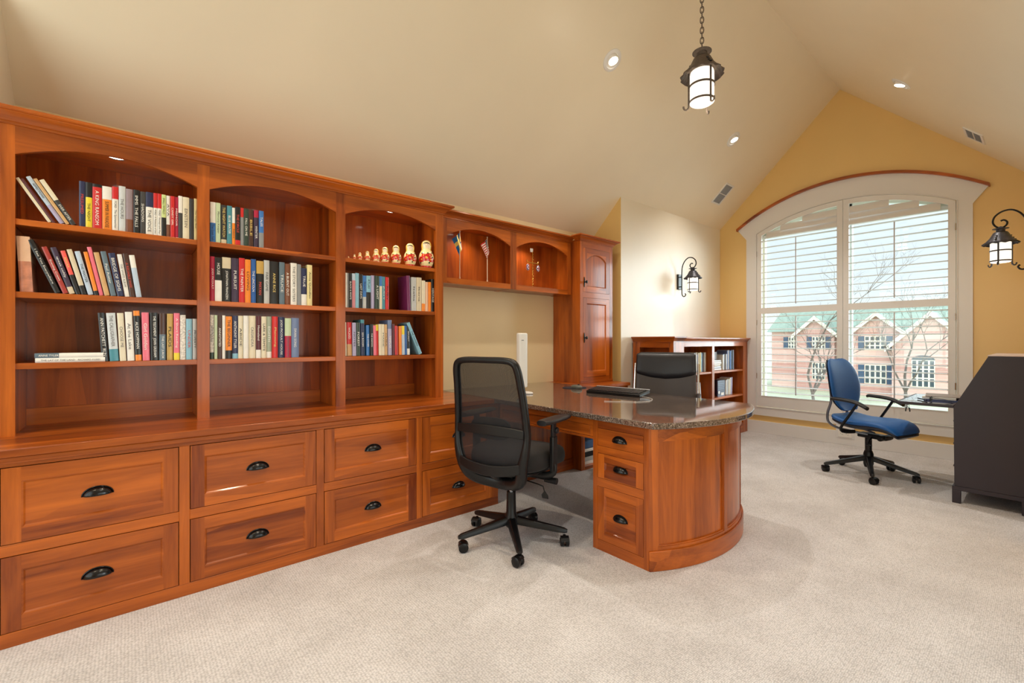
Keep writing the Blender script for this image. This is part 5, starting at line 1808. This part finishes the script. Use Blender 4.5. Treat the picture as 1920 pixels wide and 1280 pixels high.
    for s_ in (-1, 1):
        ym = s_ * 0.275
        m = MB(PLAST)
        m.tube(smooth_path([(0.01, s_ * 0.12, 0.43), (0.01, s_ * 0.22, 0.43), (0.015, ym, 0.45), (0.02, ym, 0.50)], 4), 0.022, 10, flat=0.55, up=(1, 0, 0))
        m.box(-0.008, 0.048, ym - 0.013, ym + 0.013, 0.46, 0.66)
        m.build('arm_post', t, bevel=0.007)
        m = MB(PLAST2); m.box(-0.002, 0.042, ym - 0.009, ym + 0.009, 0.655, 0.74); m.cyl((0.038, ym - 0.02, 0.69), (0.038, ym + 0.02, 0.69), 0.018, seg=14); m.build('arm_slider', t, bevel=0.004)
        m = MB(PLAST2)
        rr = []
        for i in range(15):
            f = -1 + 2 * i / 14
            x = 0.035 + 0.155 * f
            wv = 0.046 * (1 - abs(f) ** 4 * 0.35)
            rr.append([(x, ym + wv * math.cos(q), 0.752 + (0.015 + (-0.008 * max(0, f - 0.5))) * math.copysign(abs(math.sin(q)) ** 0.6, math.sin(q))) for q in [2 * PI * k / 20 for k in range(20)]])
        m.rings(rr); m.build('armrest', t, smooth=60)
    return t
task_chair()

# ---- blue side-facing chair by the window
def blue_chair():
    BLUE = mat('blue_upholstery', rgb(22, 88, 158), 0.5, noise=0.05, nscale=60)
    NAVY = mat('dark_shell', rgb(26, 30, 44), 0.35)
    t = thing('office_chair', 'blue upholstered swivel chair with black arms in front of the arched window', 'chair', (5.095, 1.045, 0), R(-106), world=False)
    star_base(t, 196 + 106, 0.33, 0.155, 0.078, PLAST, wide=0.028)
    m = MB(PLAST); m.lathe([(0.001, 0.07), (0.03, 0.07), (0.038, 0.10), (0.038, 0.19), (0.030, 0.215), (0.026, 0.22), (0.026, 0.34), (0.001, 0.34)], seg=26); m.build('hub', t)
    m = MB(PLAST); m.box(-0.07, 0.16, -0.045, 0.045, 0.335, 0.375); m.cyl((0.13, -0.09, 0.355), (0.13, 0.09, 0.355), 0.024, seg=16); m.build('tilt_mechanism', t, bevel=0.008)
    m = MB(PLAST); m.tube([(0.05, -0.04, 0.35), (0.06, -0.10, 0.325), (0.075, -0.14, 0.30)], 0.007, 8); m.ell((0.08, -0.15, 0.297), 0.028, 0.012, 0.010, 12, 8); m.build('height_lever', t)
    # seat shell: long scooped cushion, front rolls down
    def pad(name, prof, wfn, th, mtl):
        m = MB(mtl); rr = []
        n = len(prof)
        for i, (x, z) in enumerate(prof):
            a = prof[max(i - 1, 0)]; b = prof[min(i + 1, n - 1)]
            d = Vector((b[0] - a[0], 0, b[1] - a[1])).normalized(); nn = Vector((-d.z, 0, d.x))
            f = i / (n - 1); w_ = wfn(f); t_ = th * (0.35 + 0.65 * math.sin(PI * min(max(f, 0.03), 0.97)) ** 0.4)
            ring = []
            for k in range(24):
                q = 2 * PI * k / 24
                cy = math.copysign(abs(math.cos(q)) ** 0.7, math.cos(q)); sz = math.copysign(abs(math.sin(q)) ** 0.8, math.sin(q))
                dish = 0.018 * (cy * cy)
                p = Vector((x, w_ * cy, z)) + nn * (t_ * sz + dish)
                ring.append(p)
            rr.append(ring)
        m.rings(rr); return m.build(name, t, smooth=70)
    sp = [(p.x, p.z) for p in smooth_path([(-0.225, 0, 0.505), (-0.19, 0, 0.490), (-0.10, 0, 0.468), (0.01, 0, 0.466), (0.12, 0, 0.472), (0.20, 0, 0.465), (0.255, 0, 0.440), (0.285, 0, 0.405)], 4)]
    pad('seat', sp, lambda f: 0.245 * (math.sin(PI * (0.10 + 0.80 * f)) ** 0.35), 0.036, BLUE)
    bp = [(p.x, p.z) for p in smooth_path([(-0.165, 0, 0.555), (-0.190, 0, 0.62), (-0.200, 0, 0.70), (-0.210, 0, 0.80), (-0.232, 0, 0.90), (-0.268, 0, 0.99), (-0.290, 0, 1.025)], 4)]
    pad('backrest', bp[::-1], lambda f: 0.222 * (math.sin(PI * (0.10 + 0.79 * f)) ** 0.75), 0.022, BLUE)
    bp2 = [(x - 0.022, z) for x, z in bp]
    pad('back_shell', bp2[::-1], lambda f: 0.212 * (math.sin(PI * (0.10 + 0.79 * f)) ** 0.75), 0.016, NAVY)
    sp2 = [(x, z - 0.024) for x, z in sp]
    pad('seat_shell', sp2, lambda f: 0.232 * (math.sin(PI * (0.10 + 0.80 * f)) ** 0.35), 0.034, NAVY)
    for s_ in (-1, 1):
        m = MB(mat('grey_metal', rgb(120, 124, 134), 0.3, 0.7))
        m.tube(smooth_path([(-0.250, s_ * 0.12, 0.86), (-0.240, s_ * 0.14, 0.75), (-0.232, s_ * 0.15, 0.64), (-0.262, s_ * 0.15, 0.53), (-0.258, s_ * 0.145, 0.45), (-0.20, s_ * 0.13, 0.405), (-0.08, s_ * 0.10, 0.385), (0.02, s_ * 0.05, 0.37)], 5), 0.011, 8)
        m.build('back_strut', t)
        ym = s_ * 0.275
        m = MB(PLAST)
        m.tube(smooth_path([(-0.06, s_ * 0.10, 0.385), (-0.07, s_ * 0.22, 0.395), (-0.075, ym, 0.43), (0.0, ym, 0.56), (0.055, ym, 0.655)], 4), 0.017, 10, flat=0.6, up=(1, 0, 0))
        m.build('arm_post', t)
        m = MB(PLAST2)
        pp = smooth_path([(-0.15, ym, 0.680), (-0.13, ym, 0.684), (-0.03, ym, 0.680), (0.05, ym, 0.668), (0.11, ym, 0.642), (0.135, ym, 0.628)], 4)
        rr = []
        for i, p in enumerate(pp):
            f = i / (len(pp) - 1); wv = 0.036 * (0.5 + 0.5 * math.sin(PI * min(max(f, 0.08), 0.92)) ** 0.4)
            rr.append([p + Vector((0, wv * math.cos(q), 0.016 * math.sin(q))) for q in [2 * PI * k / 16 for k in range(16)]])
        m.rings(rr); m.build('armrest', t, smooth=60)
    return t
blue_chair()

# ---- black leather executive chair behind the desk
def leather_chair():
    LEA = mat('dark_brown_leather', rgb(58, 50, 47), 0.45, coat=0.05, bump=0.2, nscale=80)
    LEB = mat('black_leather', rgb(22, 20, 26), 0.42, coat=0.05, bump=0.2, nscale=80)
    t = thing('office_chair', 'black leather high-back chair with head pad behind the granite desk', 'chair', (3.72, 2.275, 0), R(205), world=False)
    star_base(t, 10, 0.31, 0.13, 0.085, PLAST)
    m = MB(PLAST); m.lathe([(0.001, 0.09), (0.04, 0.10), (0.04, 0.16), (0.027, 0.18), (0.027, 0.38), (0.001, 0.38)], seg=24); m.build('column', t)
    m = MB(LEA); cushion(m, -0.24, 0.27, 0.25, 0.26, 0.52, 0.42, 0.04); m.build('seat', t, smooth=60)
    m = MB(PLAST); m.box(-0.12, 0.12, -0.09, 0.09, 0.375, 0.425); m.build('tilt_mechanism', t, bevel=0.01)
    def slab(name, mtl, zlo, ztop, hw0, hw1, th, xo, rnd_t=0.5, curved_bottom=0.0):
        m = MB(mtl); rr = []
        N_ = 18
        for j in range(N_ + 1):
            f = j / N_
            e_ = 1 - max(0, (f - 0.86) / 0.14) ** 2.4 * 0.16 - max(0, (0.10 - f) / 0.10) ** 2 * 0.06
            hw = (hw0 + (hw1 - hw0) * f) * e_
            tk = th * (1 - abs(2 * f - 1) ** 5 * 0.75)
            ring = []
            for k in range(36):
                q = 2 * PI * k / 36
                cy = math.copysign(abs(math.cos(q)) ** 0.45, math.cos(q)); sx = math.copysign(abs(math.sin(q)) ** 0.7, math.sin(q))
                y = hw * cy
                z = zlo + (ztop - zlo) * f - curved_bottom * (1 - (y / hw0) ** 2) * (1 - f) ** 1.2
                x = xo - (z - 0.5) * 0.16 + 0.035 * (y / hw0) ** 2
                ring.append((x + tk * sx, y, z))
            rr.append(ring)
        m.rings(rr); return m.build(name, t, smooth=60)
    slab('backrest', LEA, 0.50, 1.055, 0.282, 0.275, 0.028, -0.22)
    slab('head_pad', LEB, 0.895, 1.095, 0.280, 0.272, 0.036, -0.205, curved_bottom=0.06)
    for s_ in (-1, 1):
        m = MB(CHROME)
        m.tube(smooth_path([(-0.245 - 0.07, s_ * 0.292, 0.985), (-0.27, s_ * 0.294, 0.75), (-0.22, s_ * 0.29, 0.55), (-0.12, s_ * 0.26, 0.42), (-0.02, s_ * 0.10, 0.40)], 5), 0.011, 8, flat=0.6)
        m.tube(smooth_path([(-0.265, s_ * 0.272, 0.70), (-0.18, s_ * 0.30, 0.70), (0.02, s_ * 0.305, 0.69), (0.12, s_ * 0.30, 0.67), (0.15, s_ * 0.29, 0.58), (0.10, s_ * 0.27, 0.46)], 5), 0.010, 8)
        m.build('chrome_frame', t)
        m = MB(LEB); m.tube([(-0.16, s_ * 0.303, 0.712), (-0.05, s_ * 0.305, 0.714), (0.09, s_ * 0.303, 0.694)], 0.02, 10, flat=0.6); m.build('arm_pad', t)
    return t
leather_chair()

# ================================================================ SECRETARY DESK
ESP = mat('espresso_paint', rgb(44, 34, 42), 0.45, coat=0.0, noise=0.06, nscale=5)
sx0, sx1 = 4.70, 5.55
t = thing('secretary_desk', 'dark espresso slant-front secretary desk with its writing lid open', 'desk', (5.12, 0.27, 0))
m = MB(ESP)
prof = [(0.075, 0.125), (0.450, 0.125), (0.455, 0.71), (0.275, 1.094), (0.075, 1.094)]
m.prism(prof, sx0, sx0 + 0.02, 'x'); m.build('side_panel', t, bevel=0.0015, smooth=0)
m = MB(ESP); m.prism(prof, sx1 - 0.02, sx1, 'x'); m.build('side_panel', t, bevel=0.0015, smooth=0)
m = MB(ESP)
m.box(sx0 + 0.02, sx1 - 0.02, 0.075, 0.09, 0.125, 1.09); m.box(sx0 + 0.0202, sx1 - 0.0202, 0.09, 0.272, 1.07, 1.0935)
m.box(sx0 + 0.0202, sx1 - 0.0202, 0.09, 0.44, 0.68, 0.70); m.box(sx0 + 0.0202, sx1 - 0.0202, 0.09, 0.43, 0.13, 0.16)
for z in (0.86,): m.box(sx0 + 0.0202, sx1 - 0.0202, 0.09, 0.25, z, z + 0.012)
for x in (4.95, 5.125, 5.3): m.box(x, x + 0.01, 0.09, 0.25, 0.70, 1.07)
m.build('carcass', t, smooth=0)
m = MB(mat('pale_edge', rgb(206, 190, 186), 0.4)); m.box(sx0 - 0.004, sx1 + 0.004, 0.07, 0.279, 1.0942, 1.102); m.build('top', t, bevel=0.002)
m = MB(ESP)
m.box(sx0 - 0.006, sx1 + 0.006, 0.070, 0.462, 0.095, 0.1248)
for x in (sx0 - 0.006, sx1 - 0.038):
    for y in (0.416, 0.070): m.box(x, x + 0.044, y, y + 0.046, 0, 0.0949)
m.build('base', t, bevel=0.002)
for k, (a, b) in enumerate(((0.165, 0.325), (0.332, 0.50), (0.507, 0.675))):
    m = MB(ESP); m.box(sx0 + 0.022, sx1 - 0.022, 0.432, 0.4515, a, b); d = m.build('drawer', t, bevel=0.002); d['org'] = t['org']
    for x in (4.90, 5.35): cup_pull(d, (x, 0.4518, (a + b) / 2 - 0.01), (1, 0, 0), (0, 1, 0), wd=0.04, h=0.024, d=0.022)
m = MB([ESP, GAP]); m.box(sx0 + 0.021, sx1 - 0.021, 0.4555, 0.787, 0.700, 0.7215); ld = m.build('writing_lid', t, bevel=0.002)
ld['org'] = t['org']
m = MB(mat('lid_glaze', rgb(70, 66, 72), 0.08, coat=0.8, coat_rough=0.02)); m.box(sx0 + 0.04, sx1 - 0.04, 0.47, 0.772, 0.7216, 0.7222); m.build('blotter', ld)
kt = thing('key_bunch', 'small bunch of keys hanging under the open lid of the dark desk', 'keys', (4.76, 0.72, 0.67))
m = MB(PLAST); m.tube([(4.735, 0.72 + 0.010 * math.cos(a), 0.688 + 0.010 * math.sin(a)) for a in [2 * PI * i / 12 for i in range(12)]], 0.0015, 5, closed=True); m.build('key_ring', kt)
for s_ in (-1, 1):
    m = MB(PLAST2); m.prism([(0.72 + s_ * 0.004, 0.678), (0.72 + s_ * 0.014, 0.676), (0.72 + s_ * 0.018, 0.645), (0.72 + s_ * 0.010, 0.641)], 4.733 + s_ * 0.003, 4.735 + s_ * 0.003, 'x'); m.build('key', kt)
# papers and folders on the lid
def sheet(name, x, y, z, lx_, ly_, th, rot, mtl, lab, cat, tilt=0):
    m = MB(mtl); m.box(-lx_ / 2, lx_ / 2, -ly_ / 2, ly_ / 2, 0, th)
    o = m.build(name, None, bevel=0.0008, bseg=1); o.location = (x, y, z); o.rotation_euler = (tilt, 0, rot)
    return tag(o, lab, cat)
PAP = mat('paper_white', rgb(236, 236, 232), 0.6)
sheet('folder', 5.10, 0.56, 0.7225, 0.30, 0.21, 0.012, 0.08, mat('folder_blue', rgb(88, 100, 150), 0.5), 'blue folder at the bottom of the pile on the open lid', 'folder')
sheet('paper_stack', 5.10, 0.56, 0.735, 0.29, 0.20, 0.018, -0.03, PAP, 'white paper stack on the blue folder on the open lid', 'papers')
sheet('magazine', 5.10, 0.555, 0.7535, 0.28, 0.21, 0.006, 0.12, mat('magazine_taupe', rgb(150, 138, 130), 0.5), 'taupe magazine topping the paper pile on the open lid', 'magazine')
t = thing('eyeglasses', 'folded dark-rimmed eyeglasses on the open writing lid', 'eyeglasses', (4.86, 0.56, 0.7225))
m = MB(PLAST2)
for s_ in (-1, 1):
    m.tube([(4.86 + s_ * 0.033 + 0.024 * math.cos(a), 0.60, 0.744 + 0.018 * math.sin(a)) for a in [2 * PI * i / 18 for i in range(18)]], 0.0022, 6, closed=True)
m.cyl((4.852, 0.60, 0.748), (4.868, 0.60, 0.748), 0.002, seg=6)
m.build('rims', t)
m = MB(PLAST2)
for s_ in (-1, 1): m.tube(smooth_path([(4.86 + s_ * 0.057, 0.60, 0.748), (4.86 + s_ * 0.05, 0.53, 0.742), (4.86 + s_ * 0.045, 0.47, 0.727)], 4), 0.0022, 6)
m.build('temples', t)
sheet('pen', 4.93, 0.66, 0.7265, 0.15, 0.009, 0.009, 0.5, PLAST, 'dark pen lying near the front of the open lid', 'pen')

# ================================================================ OUTSIDE
GRASS = mat('winter_lawn', rgb(196, 204, 176), 0.9, noise=0.15, nscale=0.4)
m = MB(GRASS); m.box(8, 120, -60, 90, -4.7, -4.51); tag(m.build('lawn', None, smooth=0), 'pale winter lawn outside beyond the arched window', 'lawn', kind='stuff')
def brick_mat():
    m = bpy.data.materials.new('red_brick'); m.use_nodes = True
    nt = m.node_tree; L = nt.links.new; b = nt.nodes['Principled BSDF']; b.inputs['Roughness'].default_value = 0.9
    t = nt.nodes.new('ShaderNodeTexCoord'); mp = nt.nodes.new('ShaderNodeMapping'); mp.inputs['Rotation'].default_value = (R(90), 0, R(90))
    mp.inputs['Scale'].default_value = (1, 1, 1)
    bt = nt.nodes.new('ShaderNodeTexBrick'); bt.inputs['Scale'].default_value = 1.3
    bt.inputs['Color1'].default_value = rgb(216, 184, 176); bt.inputs['Color2'].default_value = rgb(190, 144, 136); bt.inputs['Mortar'].default_value = rgb(214, 202, 190); bt.inputs['Mortar Size'].default_value = 0.02
    L(t.outputs['Object'], mp.inputs[0]); L(mp.outputs[0], bt.inputs['Vector']); L(bt.outputs['Color'], b.inputs['Base Color'])
    return m
BRICK = brick_mat()
SHING = mat('green_grey_shingles', rgb(150, 172, 160), 0.85, noise=0.12, nscale=3)
EXT = mat('exterior_trim', rgb(236, 232, 216), 0.6)
DARKW = mat('dark_window_pane', rgb(62, 78, 88), 0.15)
SHUT = mat('blue_grey_shutter', rgb(58, 84, 112), 0.6)
def house(name, lab, X, ya, yb, z0, ze, zr, gables, windows):
    t = thing(name, lab, 'house', (X + 4, (ya + yb) / 2, z0), group='brick houses across the street')
    m = MB(BRICK); m.box(X, X + 9, ya, yb, z0, ze)
    m.build('wall', t, smooth=0)
    m = MB(SHING)
    m.prism([(X - 0.5, ze), (X + 4.5, zr), (X + 9.5, ze)], ya - 0.4, yb + 0.4, 'y')
    m.build('roof', t, smooth=0)
    for (yc, hw, zb, zp, dx) in gables:
        g = MB(BRICK); g.prism([(yc - hw, z0), (yc + hw, z0), (yc + hw, zb), (yc, zp), (yc - hw, zb)], X - dx, X + 0.5, 'x'); g.build('gable_wall', t, smooth=0)
        g = MB(SHING)
        k = (zp - zb) / hw
        g.prism([(yc - hw - 0.5, zb - 0.5 * k), (yc, zp), (yc, zp + 0.25), (yc - hw - 0.5, zb - 0.5 * k + 0.25)], X - dx - 0.4, X + 4, 'x')
        g.prism([(yc + hw + 0.5, zb - 0.5 * k), (yc, zp), (yc, zp + 0.25), (yc + hw + 0.5, zb - 0.5 * k + 0.25)], X - dx - 0.4, X + 4, 'x')
        g.build('gable_roof', t, smooth=0)
        g = MB(EXT)
        g.prism([(yc - hw - 0.5, zb - 0.5 * k - 0.25), (yc, zp - 0.25), (yc, zp + 0.22), (yc - hw - 0.5, zb - 0.5 * k + 0.22)], X - dx - 0.48, X - dx - 0.41, 'x')
        g.prism([(yc + hw + 0.5, zb - 0.5 * k - 0.25), (yc, zp - 0.25), (yc, zp + 0.22), (yc + hw + 0.5, zb - 0.5 * k + 0.22)], X - dx - 0.48, X - dx - 0.41, 'x')
        g.build('rake_trim', t, smooth=0)
    for (y0, y1, za, zb, sh_, dx, arch) in windows:
        xx = X - dx
        g = MB([EXT, DARKW])
        g.box(xx - 0.06, xx - 0.001, y0, y1, za, zb, 0)
        nb = 4
        for i in range(nb):
            for j in range(3):
                wa = (y1 - y0) / nb; ha = (zb - za) / 3
                g.box(xx - 0.08, xx - 0.061, y0 + i * wa + 0.07, y0 + (i + 1) * wa - 0.07, za + j * ha + 0.06, za + (j + 1) * ha - 0.06, 1)
        if arch:
            r_ = (y1 - y0) / 2
            g.prism([(y0 + r_ + r_ * math.cos(PI * i / 14), zb + r_ * 0.55 * math.sin(PI * i / 14)) for i in range(15)], xx - 0.08, xx - 0.002, 'x', 1)
        wn_ = g.build('window', t, smooth=0); wn_['org'] = t['org']
        if sh_:
            for a, b in ((y0 - 0.55, y0 - 0.05), (y1 + 0.05, y1 + 0.55)):
                g = MB(SHUT); g.box(xx - 0.07, xx - 0.002, a, b, za, zb); g.build('shutter', wn_, smooth=0)
    return t
house('brick_house', 'brick house with two gables and shuttered windows outside the right window half', 60, 4.0, 14.2, -4.5, 2.3, 5.4,
      [(11.5, 2.3, 2.0, 4.1, 0.6), (7.2, 2.9, 0.9, 3.9, 1.6)],
      [(10.75, 12.5, 0.3, 1.75, True, 0.6, False), (10.7, 12.5, -3.2, -1.25, True, 0.6, False), (6.9, 8.6, -3.2, -0.6, False, 1.6, True)])
house('brick_house', 'brick house with one gable seen through the left window half', 62, 15.6, 22.5, -4.5, 2.4, 5.2,
      [(17.6, 1.9, 2.2, 4.0, 0.6)],
      [(16.6, 17.9, 0.3, 1.75, True, 0.6, False), (16.6, 17.9, -3.2, -1.3, False, 0.6, False), (19.4, 20.6, 0.3, 1.75, True, 0.0, False)])
BARK = mat('grey_bark', rgb(104, 96, 90), 0.9)
def tree(x, y, h, lab, seed):
    rg = random.Random(seed)
    m = MB(BARK)
    def br(p, d, L_, r, dep):
        pts = [p]; q = p.copy(); dd = d.copy()
        for i in range(4):
            dd = (dd + Vector((rg.uniform(-.16, .16), rg.uniform(-.16, .16), rg.uniform(-.05, .12)))).normalized()
            q = q + dd * (L_ / 4); pts.append(q.copy())
        m.tube(pts, [r, r * .85, r * .7, r * .55, r * .4], 5 if dep > 2 else 7)
        if dep < 6:
            for k in range(3 if dep < 5 else 2):
                s_ = rg.choice(pts[2:])
                nd = (dd + Vector((rg.uniform(-.9, .9), rg.uniform(-.9, .9), rg.uniform(-.2, .5)))).normalized()
                br(s_.copy(), nd, L_ * rg.uniform(.55, .78), r * .5, dep + 1)
    br(Vector((x, y, -4.5)), Vector((0, 0, 1)), h * 0.42, h * 0.013, 0)
    o = m.build('bare_tree', None, org=(x, y, -4.5)); o.location = (x, y, -4.5)
    return tag(o, lab, 'tree', 'bare trees in the street')
tree(27, 7.6, 9.5, 'bare leafless tree outside the left half of the window', 5)
tree(41, 6.3, 10.5, 'bare leafless tree outside the right half of the window', 11)
